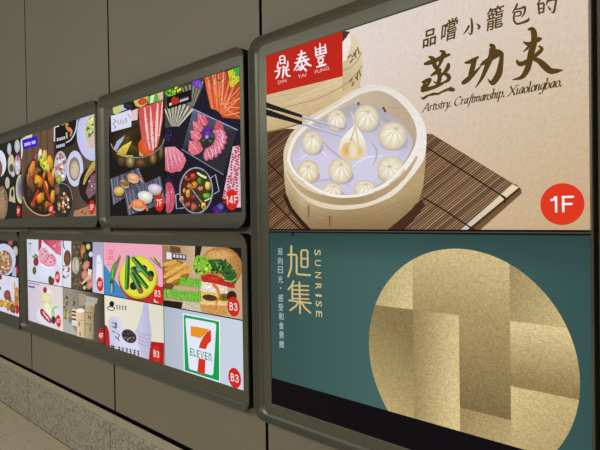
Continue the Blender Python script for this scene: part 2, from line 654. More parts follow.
    def ribbon_wall(self, P, w, col):
        """mitred band along wall points"""
        self.layer += 1
        n = len(P)
        L, R = [], []
        for i in range(n):
            d = []
            if i > 0:
                d.append((P[i][0] - P[i - 1][0], P[i][1] - P[i - 1][1]))
            if i < n - 1:
                d.append((P[i + 1][0] - P[i][0], P[i + 1][1] - P[i][1]))
            d = [(a / math.hypot(a, b), b / math.hypot(a, b)) for a, b in d]
            tx, ty = sum(q[0] for q in d), sum(q[1] for q in d)
            l = math.hypot(tx, ty) or 1
            nx, ny = -ty / l, tx / l
            m = 1.0 / max(0.5, abs(nx * -d[0][1] + ny * d[0][0]))
            L.append((P[i][0] + nx * m * w / 2, P[i][1] + ny * m * w / 2) + tuple(col))
            R.append((P[i][0] - nx * m * w / 2, P[i][1] - ny * m * w / 2) + tuple(col))
        for i in range(n - 1):
            self.tri([L[i], L[i + 1], R[i + 1]])
            self.tri([L[i], R[i + 1], R[i]])

    def pen(self, body, p0, p1, xh, col, slant=0.2):
        """italic pen lettering between two base line points; xh = x-height in photo units"""
        self.layer += 1
        total = sum(PEN[c][0] for c in body)
        a, b = W(*p0), W(*p1)
        t = W(p0[0], p0[1] - xh)
        vz = t[1] - a[1]
        ux = ((b[0] - a[0]) / total, (b[1] - a[1]) / total)
        nb = (0.075, 0.035)

        def mp(x, y):
            x += slant * y
            return (a[0] + ux[0] * x, a[1] + ux[1] * x + vz * y) + tuple(col)
        cur = 0.0
        for c in body:
            for line in PEN[c][1]:
                pts = smooth_pts([(x, y, 0) for x, y in line], 4)
                for (x0, y0, _), (x1, y1, _) in zip(pts[:-1], pts[1:]):
                    dx, dy = x1 - x0, y1 - y0
                    l = math.hypot(dx, dy) or 1
                    ex, ey = -dy / l * 0.04, dx / l * 0.04
                    if nb[0] * ex + nb[1] * ey < 0:
                        ex, ey = -ex, -ey
                    ox, oy = nb[0] + ex, nb[1] + ey
                    q = [mp(cur + x0 + ox, y0 + oy), mp(cur + x1 + ox, y1 + oy), mp(cur + x1 - ox, y1 - oy), mp(cur + x0 - ox, y0 - oy)]
                    self.tri(q[:3])
                    self.tri([q[0], q[2], q[3]])
            cur += PEN[c][0]

    def build(self):
        ox, oy, oz = self.d.location
        root = None
        for s in self.sheets:
            if not s.v:
                continue
            n = len(s.v)
            me = bpy.data.meshes.new(s.name)
            verts = [(v[0] - ox, v[1] - oy, v[2] - oz) for v in s.v]
            faces = []
            for i in range(n // 3):
                a, b, c = verts[3 * i:3 * i + 3]
                nz = (b[0] - a[0]) * (c[2] - a[2]) - (b[2] - a[2]) * (c[0] - a[0])
                faces.append((3 * i, 3 * i + 1, 3 * i + 2) if nz > 0 else (3 * i, 3 * i + 2, 3 * i + 1))
            me.from_pydata(verts, [], faces)
            ca = me.color_attributes.new('Col', 'FLOAT_COLOR', 'POINT')
            ca.data.foreach_set('color', [x for c in s.c for x in lin(c)])
            me.materials.append(PM[s.mat])
            o = bpy.data.objects.new(s.name, me)
            C.objects.link(o)
            o.parent = root if root else self.d
            if s.label:
                o['label'] = s.label
            if root is None:
                root = o
        return root


# ------------------------------------------------------------------ display housings
def round_loop(x0, x1, z0, z1, y, r, n=7):
    pts = []
    for cx, cz, a in ((x1 - r, z1 - r, 0), (x0 + r, z1 - r, 90), (x0 + r, z0 + r, 180), (x1 - r, z0 + r, 270)):
        for k in range(n + 1):
            t = math.radians(a + 90 * k / n)
            pts.append((cx + r * math.cos(t), y, cz + r * math.sin(t)))
    return pts


def display(label, rim, opening):
    """rim, opening: x0, x1, z0, z1 of the frame's lip and of the picture opening"""
    o = bpy.data.objects.new('advertising_display', None)
    o.location = ((rim[0] + rim[1]) / 2, 0.0, rim[2])
    o.empty_display_size = 0.1
    C.objects.link(o)
    o['label'], o['category'], o['group'] = label, 'display', 'framed advertising displays on the wall'
    ox, oy, oz = o.location
    gap = [abs(opening[i] - rim[i]) for i in range(4)]

    def loop(d, y, r):
        """d metres in from the lip, never past the opening"""
        e = [min(d, g * f) for g, f in zip(gap, (1, 1, 1, 1))]
        return round_loop(rim[0] + e[0], rim[1] - e[1], rim[2] + e[2], rim[3] - e[3], y, r)
    prof = [(0.0, -0.046, 0.060), (0.0004, -0.0510, 0.060), (0.0012, -0.0522, 0.059), (0.0028, -0.0522, 0.0575), (0.0038, -0.0508, 0.056),
            (0.010, -0.0400, 0.051), (0.0175, -0.0310, 0.045), (0.0265, -0.0245, 0.038), (0.0272, -0.0234, 0.0375), (0.0284, -0.0234, 0.037), (0.0294, -0.0224, 0.036)]
    loops = [loop(d, y, r) for d, y, r in prof]
    e0 = [g - 0.003 if g > 0.006 else g * 0.6 for g in gap]
    loops.append(round_loop(rim[0] + e0[0], rim[1] - e0[1], rim[2] + e0[2], rim[3] - e0[3], -0.0225, 0.004))
    loops.append(round_loop(opening[0], opening[1], opening[2], opening[3], -0.0215, 0.001))
    loops.append(round_loop(opening[0], opening[1], opening[2], opening[3], -0.012, 0.001))
    b = bmesh.new()
    rings = [[b.verts.new((p[0] - ox, p[1] - oy, p[2] - oz)) for p in L] for L in loops]
    n = len(rings[0])
    for A, B in zip(rings[:-1], rings[1:]):
        for k in range(n):
            b.faces.new((A[k], B[k], B[(k + 1) % n], A[(k + 1) % n]))
    fr = link_mesh('frame', b, M_FRAME, o, smooth=True)
    bpy.context.view_layer.update()
    me = fr.data
    me.set_sharp_from_angle(angle=math.radians(14))
    # casing: black sides from the wall to the lip
    b = bmesh.new()
    i_ = 0.0015
    A = [b.verts.new((p[0] - ox, p[1] - oy, p[2] - oz)) for p in round_loop(rim[0] + i_, rim[1] - i_, rim[2] + i_, rim[3] - i_, -0.0005, 0.058)]
    B = [b.verts.new((p[0] - ox, p[1] - oy, p[2] - oz)) for p in round_loop(rim[0] + i_, rim[1] - i_, rim[2] + i_, rim[3] - i_, -0.046, 0.058)]
    for k in range(n):
        b.faces.new((A[(k + 1) % n], A[k], B[k], B[(k + 1) % n]))
    link_mesh('casing', b, M_CASE, o, smooth=True)
    b = bmesh.new()
    box(b, opening[0] - 0.004 - ox, opening[1] + 0.004 - ox, -0.0185, -0.002, opening[2] - 0.004 - oz, opening[3] + 0.004 - oz, 0.0)
    link_mesh('bezel', b, M_BEZEL, o)
    return o



# ================================================================== tall display at the right
G = 0.003
big = display('largest framed display, dumpling advert above and gold disc advert below', (-1.6730, -0.4030, 0.692, 2.2275), (-1.5965, -0.4145, 0.762, 2.152))

bm = bmesh.new()
box(bm, -1.596 - big.location.x, -0.415 - big.location.x, -0.0215, -0.017, 1.4532 - big.location.z, 1.4568 - big.location.z)
dv = link_mesh('screen_divider', bm, paint('grey_divider_metal', (98, 90, 82), rough=0.4), big)
# ------------------------------------------------ dumpling advert
BROWN = (84, 60, 18)
A = Advert(big, (-1.5950, -0.4160, 1.4625, 2.1505), 'wide advert of soup dumplings in a bamboo steamer', 'wood')


def table_tone(X, Z):
    t = (X + 1.3) / 0.9
    s = (2.15 - Z) / 0.69
    c = mixc((228, 214, 212), (218, 199, 180), t)
    return mixc(c, (198, 168, 128), max(0, s - 0.15) * 1.1 * (0.45 + 0.55 * max(0, t)))


A.back(table_tone, 12, 10)
# bamboo mat
A.sub('bamboo_mat', 'brown slatted mat under the steamer', 'over')
A.poly([(464, 231), (470, 231), (522, 190), (516, 184)], (74, 52, 36))
A.poly([(470, 231), (479, 231), (522, 193), (520.5, 189)], (112, 82, 56))
mat_cv = [(266, 128), (432, 134), (519, 187), (466, 231.5), (266, 231.5)]


def mat_tone(x, y):
    t = (x - 270) / 240
    return mixc((74, 47, 30), (122, 92, 66), t)


A.shade(mat_cv, mat_tone, 12, 8)
rs = random.Random(3)
for i in range(186):
    t = i * 0.0224
    ax, ay = 515 - 89 * t, 184.5 - 53 * t
    k = 0.75 + 0.5 * rs.random()
    x_ = ax - 60
    b1 = mixc((112, 78, 52), (162, 130, 98), (x_ - 270) / 220)
    b1 = tuple(v * k for v in b1)
    q = [(ax + 216, ay - 176), (ax - 216, ay + 176)]
    A.stroke([q[0] + (1.0,), q[1] + (1.0,)], b1, smooth=False, clip=mat_cv)
    A.stroke([(q[0][0] - 1.2, q[0][1] - 0.5, 0.7), (q[1][0] - 1.2, q[1][1] - 0.5, 0.7)], tuple(v * 0.46 for v in b1), smooth=False, clip=mat_cv)
A.poly([(513, 184.4), (519.6, 187.4), (466.5, 231), (460, 231)], lambda x, y: mixc((232, 214, 176), (206, 190, 178), (y - 184) / 40))
A.poly([(519.6, 187.4), (520.8, 189.5), (470, 231), (466.5, 231)], (70, 48, 32))
for pts in ([(424, 145), (440, 155.6), (472, 176), (504.5, 197)], [(424, 198), (440, 207), (470, 226.5), (478, 231)], [(266, 193), (285, 213), (303, 231)], [(266, 160), (276, 170), (288, 181)]):
    A.stroke([p + (1.5,) for p in pts], (44, 30, 22))
A.stroke([(503, 196, 2.2), (506, 199, 2.4), (505.5, 203, 1.2)], (44, 30, 22))

# steamer lid
A.sub('steamer_lid', 'tilted bamboo lid behind the red panel', 'grain')
lid = [(262, 50), (340, 30), (352, 33), (358, 37), (362, 48), (363.5, 64), (362.5, 76), (360, 88), (352, 97), (334, 107), (317, 116), (303.7, 123), (287, 128.5), (268, 132.5), (262, 133)]
A.poly(lid, (208, 184, 144))
A.shade([(262, 88), (345, 72), (356, 66), (352, 97), (334, 107), (317, 116), (303.7, 123), (287, 128.3), (262, 133)], lambda x, y: mixc((222, 198, 158), (190, 160, 114), (y - 92 + 0.3 * (x - 300)) / 42), 14, 8)
A.poly([(343, 33), (352, 33), (358, 37), (362, 48), (363.5, 64), (362.5, 76), (360, 80), (354, 86), (343, 92)], lambda x, y: mixc((226, 208, 176), (196, 170, 126), (y - 50) / 40))
A.poly([(342, 33), (351, 33.5), (352, 45), (347, 60), (342, 64)], (236, 228, 222))
A.poly([(342, 31), (351, 32), (347, 38), (342, 44)], (70, 48, 38))
A.stroke([(343.5, 71, 0.9), (352, 67.5, 0.9), (358, 61, 0.9), (362.5, 52, 0.9)], (168, 138, 98))
A.stroke([(266, 112, 1.0), (292, 106, 1.0), (320, 98, 1.0), (344, 86, 1.0), (357, 74, 1.0), (363, 66, 0.8)], (172, 142, 100))
A.stroke([(264, 132.7, 1.3), (287, 128, 1.3), (303.7, 122.6, 1.3), (317, 115.6, 1.3), (334, 106.6, 1.2), (352, 96.6, 1.2), (361, 87, 1.0)], (150, 116, 76))
for k in range(6):
    A.stroke([(268, 98 + 5 * k, 0.5), (300, 93 + 4.6 * k, 0.5), (335, 82 + 4.0 * k, 0.4)], (196, 168, 124))
for pts in ([(349, 58), (352, 55)], [(351, 63), (354, 59)], [(354.5, 53), (357, 58)], [(357, 50), (356, 56)], [(358.5, 48), (360, 54)], [(353, 57), (355.5, 55)],
            [(351, 82), (353, 79)], [(353, 86), (354.5, 82)], [(356.5, 77), (358.5, 80)], [(358.5, 73), (358, 79)], [(360, 71), (361.5, 76)]):
    A.stroke([p + (1.3,) for p in pts], (112, 82, 58), smooth=False)

# red name panel
A.sub('name_panel', 'red panel with three white brush characters')
A.poly([W_ for W_ in [(262, 57.8), (343.3, 31.5), (343.6, 76.6), (262, 96.5)]], (188, 32, 16))
INK = (244, 238, 244)


def z0(*pts):
    A.stroke([(262 + p_[0] / 6, 35 + p_[1] / 6, p_[2] / 6 * 1.15) for p_ in pts], INK)


# first brush character
for line in (((116, 174, 7), (112, 138, 7), (124, 128, 7), (140, 132, 8), (143, 172, 7)), ((116, 151, 5), (142, 148, 5)), ((115, 172, 6), (143, 168, 6)),
             ((102, 164, 5), (100, 200, 9), (120, 197, 6)), ((84, 220, 6), (112, 213, 8)), ((110, 198, 7), (106, 236, 10), (90, 262, 6)), ((160, 160, 6), (158, 192, 10), (140, 196, 6)),
             ((134, 188, 7), (134, 225, 10), (128, 258, 6)), ((142, 214, 6), (168, 209, 7)), ((150, 200, 7), (154, 240, 10), (174, 248, 7))):
    z0(*line)
# second brush character
for line in (((222, 121, 6), (264, 109, 9)), ((214, 145, 6), (270, 130, 8)), ((204, 170, 7), (284, 147, 11)), ((243, 94, 7), (238, 135, 12), (220, 176, 10), (198, 214, 5)), ((254, 140, 8), (274, 172, 13), (300, 186, 8)),
             ((243, 164, 8), (244, 204, 11), (230, 214, 4)), ((216, 182, 5), (232, 194, 9)), ((213, 214, 6), (234, 200, 6)), ((268, 178, 6), (252, 190, 7)), ((250, 194, 6), (270, 214, 11))):
    z0(*line)
# third brush character
for line in (((326, 76, 6), (331, 126, 10)), ((384, 58, 6), (389, 108, 10)), ((353, 52, 6), (356, 116, 9)), ((330, 124, 8), (391, 106, 9)), ((334, 88, 5), (348, 84, 7)), ((335, 105, 5), (349, 101, 7)), ((360, 80, 5), (380, 73, 7)),
             ((361, 97, 5), (382, 91, 7)), ((336, 139, 6), (378, 126, 8)), ((344, 148, 7), (348, 168, 8), (372, 162, 6)), ((344, 148, 6), (370, 141, 7), (371, 160, 8)), ((351, 168, 7), (353, 184, 8)), ((366, 164, 7), (364, 180, 8)), ((334, 194, 7), (386, 179, 11))):
    z0(*line)
A.text('DIN', (279, 84.6), (287.5, 82.2), 3.3, (236, 190, 180), box_=True)
A.text('TAI', (299, 79), (307, 76.6), 3.4, (236, 190, 180), box_=True)
A.text('FUNG', (316, 74.2), (330, 70), 3.6, (236, 190, 180), box_=True)

# steamer bowl
A.sub('bamboo_steamer', 'round bamboo steamer basket with pale rim', 'grain')
A.poly([(386, 231.5), (401, 220), (413, 209), (422, 199), (426, 205), (418, 216), (404, 231.5)], (66, 44, 30))
A.poly([(314, 231.5), (303, 220), (293, 208), (286, 193), (284, 196), (290, 210), (300, 222), (308, 231.5)], (48, 30, 20))
body = [(284.6, 150), (285, 176), (287, 193), (293.7, 208), (303.7, 220), (314, 231.5), (386, 231.5), (400, 220), (411.7, 210), (420, 200), (424, 187), (426.7, 160), (427.5, 137)]
A.poly(body, (178, 152, 112))
A.shade(body, lambda x, y: mixc(mixc((200, 178, 140), (184, 158, 116), abs(x - 300) / 60), (126, 100, 62), max(0, (y - 198) / 40 + (0.35 if x < 300 else 0) + max(0, (x - 390) / 90))), 16, 12)
for k in range(4):
    A.stroke([(292 + 2 * k, 200 + 4 * k, 0.5), (320, 215 + 4 * k, 0.5), (360, 218 + 4 * k, 0.5), (400, 202 + 5 * k, 0.5)], (150, 122, 84))
outer = [(284.5, 160), (285, 150), (290, 137), (298, 127), (310, 117), (333, 104), (352, 92), (367, 86), (380, 85), (390, 88), (403, 95), (415, 107), (425, 123), (427.5, 137), (426, 155), (421.7, 165), (410, 180), (395, 195), (373, 205), (355, 209), (335, 209.5), (318, 206), (303, 197), (292, 184), (286, 172)]
outer_s = [p[:2] for p in smooth_pts([p + (0,) for p in outer + outer[:1]], 4)][:-1]
A.poly(outer_s, lambda x, y: mixc((218, 202, 172), (236, 230, 222), (x - 300) / 120))
lip = [(288, 160), (289.5, 150), (294, 139), (302, 129), (314, 119), (336, 106), (354, 94.5), (368, 89.3), (380, 88.5), (390, 91.5), (402, 98.5), (413, 110), (420, 124), (421.5, 137), (419, 150), (412, 163), (402, 173.5), (387, 185.6), (366, 195.4), (350, 197.8), (334, 197.2), (318, 191.2), (303.4, 181.6), (292.6, 170.6)]
A.poly([p[:2] for p in smooth_pts([p + (0,) for p in lip + lip[:1]], 4)][:-1], lambda x, y: mixc((228, 222, 214), (242, 240, 240), (y - 90) / 100))
inner = [(291, 160), (293, 150), (298, 139), (306, 130), (318, 120), (339, 107), (356, 97), (369, 92), (380, 91.2), (389, 94), (400, 101.5), (410, 113), (416.5, 126), (417.5, 137), (415, 148), (408.5, 160), (400, 170.5), (386, 183), (365, 193.6), (350, 196), (334, 195.4), (319, 189), (305, 180), (295, 170)]
inner_s = [p[:2] for p in smooth_pts([p + (0,) for p in inner + inner[:1]], 4)][:-1]
A.poly(inner_s, lambda x, y: mixc((206, 190, 166), (186, 166, 140), (x - 330) / 80))
A.sub('steamer_paper', 'lavender white paper lining the steamer')
paper = [(293, 158), (296, 148), (302, 138), (312, 128), (326, 117), (338, 110.5), (350, 105.5), (362, 104), (376, 107), (386, 111.5), (398, 119), (408, 130), (413.5, 141), (410, 154), (401, 167), (387, 180), (366, 191), (350, 194), (335, 193.5), (320, 187.5), (306, 178.5), (297, 169)]
paper_s = [p[:2] for p in smooth_pts([p + (0,) for p in paper + paper[:1]], 4)][:-1]
A.poly(paper_s, lambda x, y: mixc((176, 168, 178), (204, 199, 220), (y - 110) / 50))
A.shade([p for p in [(300, 150), (318, 132), (345, 118), (368, 114), (388, 124), (402, 142), (396, 164), (372, 182), (345, 188), (318, 178), (303, 166)]], lambda x, y: mixc((186, 179, 194), (208, 204, 226), (y - 112) / 45), 10, 8)
for pts, c_ in (([(300, 160), (318, 150), (330, 158)], (224, 220, 238)), ([(322, 140), (332, 150), (352, 166)], (182, 174, 196)), ([(352, 168), (366, 158), (384, 156)], (226, 222, 240)),
                ([(372, 142), (378, 152), (374, 166)], (184, 176, 198)), ([(318, 182), (330, 180), (352, 186)], (186, 178, 200)), ([(352, 112), (356, 124), (352, 136)], (218, 212, 228)), ([(384, 118), (402, 134), (408, 150)], (168, 158, 172))):
    A.stroke([q_ + (w_,) for q_, w_ in zip(pts, (0.6, 2.4, 0.6))], c_)
for x_, y_ in ((359.5, 104), (384.5, 108.5), (386, 111)):
    A.ell(x_, y_, 1.3, 1.6, (96, 70, 48))


def dumpling(cx, cy, rx, ry, top=(0.1, -0.55), seed=0, warm=0.0):
    A.sub('dumpling', None)
    A.ell(cx + 1.2, cy + ry * 0.42, rx * 1.02, ry * 0.66, (158, 146, 152), (182, 172, 194))
    lo = mixc((204, 188, 158), (206, 174, 116), warm)
    A.ell(cx, cy, rx, ry, (244, 238, 220), lo, hx=-0.05, hy=-0.3, pw=2.2)
    r_ = random.Random(seed)
    tx, ty = cx + top[0] * rx, cy + top[1] * ry
    for k in range(14):
        a = math.radians(8 + k * 25 + r_.uniform(-6, 6))
        ex, ey = cx + rx * 0.86 * math.cos(a), cy + ry * 0.86 * math.sin(a)
        mx_, my = (tx + ex) / 2 + r_.uniform(-.8, .8), (ty + ey) / 2
        dk = math.sin(a) > 0
        A.stroke([(tx, ty, 0.5), (mx_, my, 0.9), (ex, ey, 0.35)], (214, 198, 168) if k % 2 == 0 else ((246, 240, 226) if dk else (226, 214, 192)), cap=False)
    A.ell(tx, ty, rx * 0.16, ry * 0.13, (206, 190, 162))


dumpling(337.5, 120.5, 9.6, 10.8, seed=1)
dumpling(367.3, 118.3, 12.8, 13.2, (0.15, -0.5), 2)
dumpling(313, 142.8, 10.2, 11.8, seed=3)
dumpling(393.7, 136, 14.2, 14, (0.25, -0.5), 4)
dumpling(392, 169.5, 14, 13.2, (-0.1, -0.2), 5)
dumpling(341.5, 171, 12.2, 12.6, (0.05, -0.5), 6)
dumpling(309.5, 171.5, 10.8, 11.3, (0.0, -0.4), 7, 0.5)
dumpling(333.5, 190.5, 10.3, 7.8, (0.2, -0.5), 8)
dumpling(366, 189, 11.4, 9, (0.15, -0.5), 9)
# front of the rim covers the lowest dumplings
A.to(next(s for s in A.sheets if s.name == 'bamboo_steamer'))
# tan groove under the lip
A.stroke([(288.5, 172, 1.5), (298, 185, 4.2), (312, 194.6, 6.4), (330, 200, 7.4), (350, 201.4, 7.6), (372, 197.8, 7.2), (392, 187.6, 6), (408, 172.8, 4.2), (418, 157.4, 2.4)], lambda t: mixc((200, 174, 132), (166, 140, 102), 1 - abs(t - 0.5) * 2))
A.stroke([(291.2, 165, 2.4), (298, 174.6, 2.4), (309, 183.4, 2.4), (322, 191, 2.6), (335, 195.6, 2.8), (350, 196.4, 2.8), (366, 194, 2.8), (387, 184, 2.8), (401, 171.6, 2.8), (411.5, 158, 2.8), (418, 145, 2.6)], (240, 236, 230))
A.stroke([(310, 206.5, 2.2), (310, 217, 2.2)], (146, 108, 70), smooth=False)
A.stroke([(332.4, 216.5, 2.4), (332.4, 226.5, 2.4)], (150, 114, 74), smooth=False)
A.stroke([(330.8, 216.5, 0.8), (330.8, 226, 0.8)], (92, 64, 40), smooth=False)
A.sub('chopsticks', 'black chopsticks with silver tips')
A.poly([(262, 100.5), (303.8, 115.2), (303.6, 118.2), (262, 106.4)], (28, 24, 26))
A.poly([(262, 107.2), (303.8, 121.8), (303.6, 125.2), (262, 114.2)], (24, 20, 22))
A.poly([(303.7, 115.2), (347, 129.6), (346.5, 130.8), (303.5, 118.4)], (158, 160, 184))
A.poly([(303.7, 121.8), (355, 139.6), (354.6, 140.8), (303.5, 125.4)], (164, 168, 190))
A.stroke([(304, 116.2, 0.8), (340, 127.9, 0.5)], (222, 224, 240), smooth=False)
A.stroke([(304, 123, 0.8), (345, 136.6, 0.5)], (226, 228, 244), smooth=False)
A.sub('dumpling', 'lifted dumpling held by the chopsticks')
drop = [(356.5, 125), (360.5, 130), (364.5, 137), (367, 145), (366.5, 153), (362, 159), (354, 161), (346, 159), (341, 153), (340.5, 146), (344, 138), (350, 131)]
A.poly([p[:2] for p in smooth_pts([p + (0,) for p in drop + drop[:1]], 4)][:-1], lambda x, y: mixc((240, 238, 224), (222, 196, 144), (y - 136) / 26))
A.ell(348, 150, 5.2, 8, (214, 168, 98), (226, 200, 150), rot=15)
A.ell(355, 150, 5, 9, (236, 226, 210), (228, 208, 166))
A.ell(361.5, 152, 3.5, 6.5, (222, 184, 112), (230, 208, 164))
A.stroke([(356.5, 127, 1), (353, 138, 1.6), (348, 150, 0.6)], (206, 190, 150))
A.stroke([(357, 127, 1), (359, 140, 1.4), (362, 152, 0.6)], (208, 192, 152))
A.poly([(351, 138.6), (355, 139.6), (354.6, 140.8), (350.5, 139.6)], (164, 168, 190))

# headline lettering
A.sub('lettering', 'small brown brush line of seven characters')
SM = BROWN
A.text('品', (424.2, 48.6), (436.6, 44.9), 16.2, SM, bold=0.032, shear=0.10, box_=True)
A.text('嚐', (442, 43.6), (457.5, 38.6), 20.5, SM, bold=0.020, shear=0.12, box_=True)
A.stroke([(472.6, 19.4, 1.75), (473.4, 26, 2.50), (473, 33, 2.2), (471.6, 35, 1.50), (469.6, 33, 0.62)], SM)
A.stroke([(470.2, 26.8, 2.25), (467.8, 31, 1.88), (464.8, 34.8, 0.75)], SM)
A.stroke([(477.8, 24.4, 0.88), (480.6, 27, 2.62), (479.6, 29.4, 2.00)], SM)
A.text('籠', (487, 32.4), (503.8, 27.2), 22, SM, bold=0.016, shear=0.10, box_=True)
for pts in ([(518.5, 4.6, 1.4), (516.6, 9, 1.6), (513.4, 13.6, 0.7)], [(517.2, 10.2, 1.2), (522.4, 9, 1.5), (526, 8, 2.0), (525.6, 13.5, 1.5), (523, 17.6, 1.0)],
            [(516.6, 13, 1.2), (521.8, 12.2, 1.4), (521.4, 16, 1.2), (516.8, 17, 1.0)], [(515.8, 13.4, 1.5), (515.0, 20, 1.6), (517.6, 24.4, 1.7), (523, 23.6, 1.7), (529, 21.2, 2.2), (530.2, 18.6, 0.8)]):
    A.stroke([(p_[0], p_[1], p_[2] * 1.3) for p_ in pts], SM)
for pts in ([(541.6, -1, 1.2), (540, 3, 1.4), (538.2, 5.2, 0.8)], [(539.6, 5, 1.5), (540, 10, 1.6), (540.4, 14.6, 1.3)], [(540, 5.4, 1.2), (544.8, 4.2, 1.5), (544.6, 12.8, 1.5)], [(540.2, 9.6, 1.1), (544.6, 8.8, 1.1)], [(540.4, 14, 1.2), (544.6, 12.6, 1.2)],
            [(549.4, -2, 1.4), (548.4, 3, 1.4), (547, 6, 0.7)], [(548.4, 2.4, 1.2), (556.6, 0.4, 1.8), (556.2, 7, 1.6), (554.8, 13, 1.8), (552.4, 12.4, 0.6)], [(549.4, 7.6, 1.0), (551.4, 10.4, 1.7)]):
    A.stroke([(p_[0], p_[1], p_[2] * 1.3) for p_ in pts], SM)
A.sub('character', 'leftmost of the three large brown brush characters')


def z1(pts, ox=415, oy=10):
    return [(ox + p[0] / 7.5, oy + p[1] / 7.5, p[2] * 1.38 / 7.5) for p in pts]


def z2(pts):
    return z1(pts, 415, 55)


def z3(pts):
    return z1(pts, 490, 40)


def z4(pts):
    return z1(pts, 490, 0)


# first character
A.stroke(z1([(86, 408, 16), (120, 398, 26), (160, 384, 22), (215, 358, 24), (268, 338, 14)]), BROWN)
A.stroke(z1([(118, 356, 12), (146, 372, 26), (158, 420, 24), (166, 450, 10)]), BROWN)
A.stroke(z1([(200, 312, 10), (226, 324, 24), (214, 360, 26), (196, 410, 16), (176, 450, 8)]), BROWN)
A.stroke(z2([(132, 158, 10), (160, 140, 20), (196, 118, 20), (200, 112, 14)]), BROWN)
A.stroke(z2([(176, 92, 18), (188, 130, 26), (196, 170, 24), (186, 206, 22), (168, 214, 12), (150, 200, 5)]), BROWN)
A.stroke(z2([(70, 208, 14), (96, 196, 20), (126, 184, 16), (108, 220, 18), (76, 262, 22)]), BROWN)
A.stroke(z2([(68, 268, 24), (110, 258, 22), (165, 240, 20), (215, 216, 16)]), BROWN)
A.stroke(z2([(262, 76, 20), (252, 108, 24), (226, 140, 16), (200, 168, 10)]), BROWN)
A.stroke(z2([(216, 140, 10), (248, 150, 22), (266, 172, 24), (254, 196, 18), (214, 214, 10)]), BROWN)
A.stroke(z2([(92, 190, 10), (80, 226, 14), (66, 250, 18)]), BROWN)
A.poly([(415 + a / 7.5, 55 + b / 7.5) for a, b in [(48, 312), (64, 322), (100, 302), (150, 284), (185, 286), (230, 262), (280, 240), (312, 258), (308, 275), (285, 279), (258, 272), (215, 287), (190, 302), (160, 305), (115, 312), (84, 335), (66, 341)]], BROWN)
# second character
A.sub('character', 'middle one of the three large brown brush characters')
A.stroke(z2([(388, 62, 12), (420, 56, 22), (452, 40, 22), (482, 20, 12)]), BROWN)
A.stroke(z2([(458, 38, 24), (444, 90, 28), (428, 146, 26), (420, 176, 18)]), BROWN)
A.stroke(z2([(372, 212, 22), (400, 192, 28), (440, 156, 22), (500, 92, 8)]), BROWN)
A.stroke(z2([(502, 80, 10), (536, 58, 26), (590, 26, 26), (630, 4, 24)]), BROWN)
A.stroke(z3([(14, 92, 20), (52, 92, 30), (92, 104, 26), (96, 140, 24), (88, 200, 30), (74, 262, 36), (34, 322, 30), (12, 318, 16), (-6, 296, 5)]), BROWN)
A.stroke(z3([(16, 44, 18), (30, 60, 34), (20, 120, 32), (-12, 200, 28), (-52, 290, 18), (-98, 360, 5)]), BROWN)
# third character
A.sub('character', 'rightmost of the three large brown brush characters')
A.stroke(z4([(298, 226, 12), (326, 226, 28), (340, 262, 34), (338, 330, 34), (318, 400, 36), (308, 450, 32)]), BROWN)
A.stroke(z4([(262, 320, 8), (296, 336, 24), (336, 322, 20), (376, 300, 26), (392, 296, 12)]), BROWN)
A.stroke(z4([(262, 392, 6), (288, 368, 14), (300, 352, 12)]), BROWN)
A.stroke(z3([(378, 52, 10), (398, 72, 20), (370, 104, 22), (320, 144, 22), (262, 178, 26), (228, 182, 26), (212, 160, 12)]), BROWN)
A.stroke(z3([(312, 120, 32), (302, 180, 34), (282, 238, 32), (246, 284, 22), (180, 302, 6)]), BROWN)
A.stroke(z3([(326, 142, 20), (376, 162, 30), (420, 202, 38), (462, 236, 34), (512, 236, 24), (552, 230, 6)]), BROWN)
A.sub('lettering', 'small brown italic line of three words')
A.pen('Artistry. Craftmanship. Xiaolongbao.', (424.4, 112.3), (564.2, 86.4), 5.1, BROWN)
A.badge(563, 204.2, 0.0535, '1F', (222, 54, 30))
A.build()

# ------------------------------------------------ gold disc advert
B = Advert(big, (-1.5950, -0.4160, 0.8656, 1.4480), 'wide deep green advert with a large gold disc')


def teal(X, Z):
    t = (X + 1.59) / 1.17
    c = mixc((52, 82, 78), (66, 98, 94), min(1, t * 2.4))
    c = mixc(c, (52, 82, 80), (t - 0.62) * 2.6)
    return mixc(c, (40, 66, 64), max(0, (Z - 1.34) / 0.11) * 0.8)


B.back(teal, 14, 12)
B.poly([(291, 231), (294.6, 231), (294.6, 236), (291, 236)], (30, 44, 44))
xl, xr, zt = W(368.8, 334)[0], W(580, 376)[0], W(454, 248.6)[1]
gx, gr = (xl + xr) / 2, (xr - xl) / 2
gz = zt - gr
circ = [(gx + gr * math.cos(k * math.tau / 120), gz + gr * math.sin(k * math.tau / 120)) for k in range(120)]
B.sub('gold_disc', 'large gold leaf disc of square tiles', 'gold')
bx = [gx - gr - .01, W(413, 320)[0], W(458.8, 320)[0], W(510, 320)[0], gx + gr + .01]
zA, zB, zC, zD, zE = W(400, 308)[1], W(440, 313)[1], W(480, 412.5)[1], W(540, 324.5)[1], W(540, 392)[1]
LT, MD, DK = (228, 204, 140), (192, 166, 108), (146, 120, 74)


def tile(x0, x1, z0, z1, fn):
    q = clip_convex(circ, [(x0, z0), (x1, z0), (x1, z1), (x0, z1)])
    if len(q) > 2:
        B.shade_wall(q, lambda X, Z: fn((X - x0) / (x1 - x0), (Z - z0) / (z1 - z0)), 5, 8)


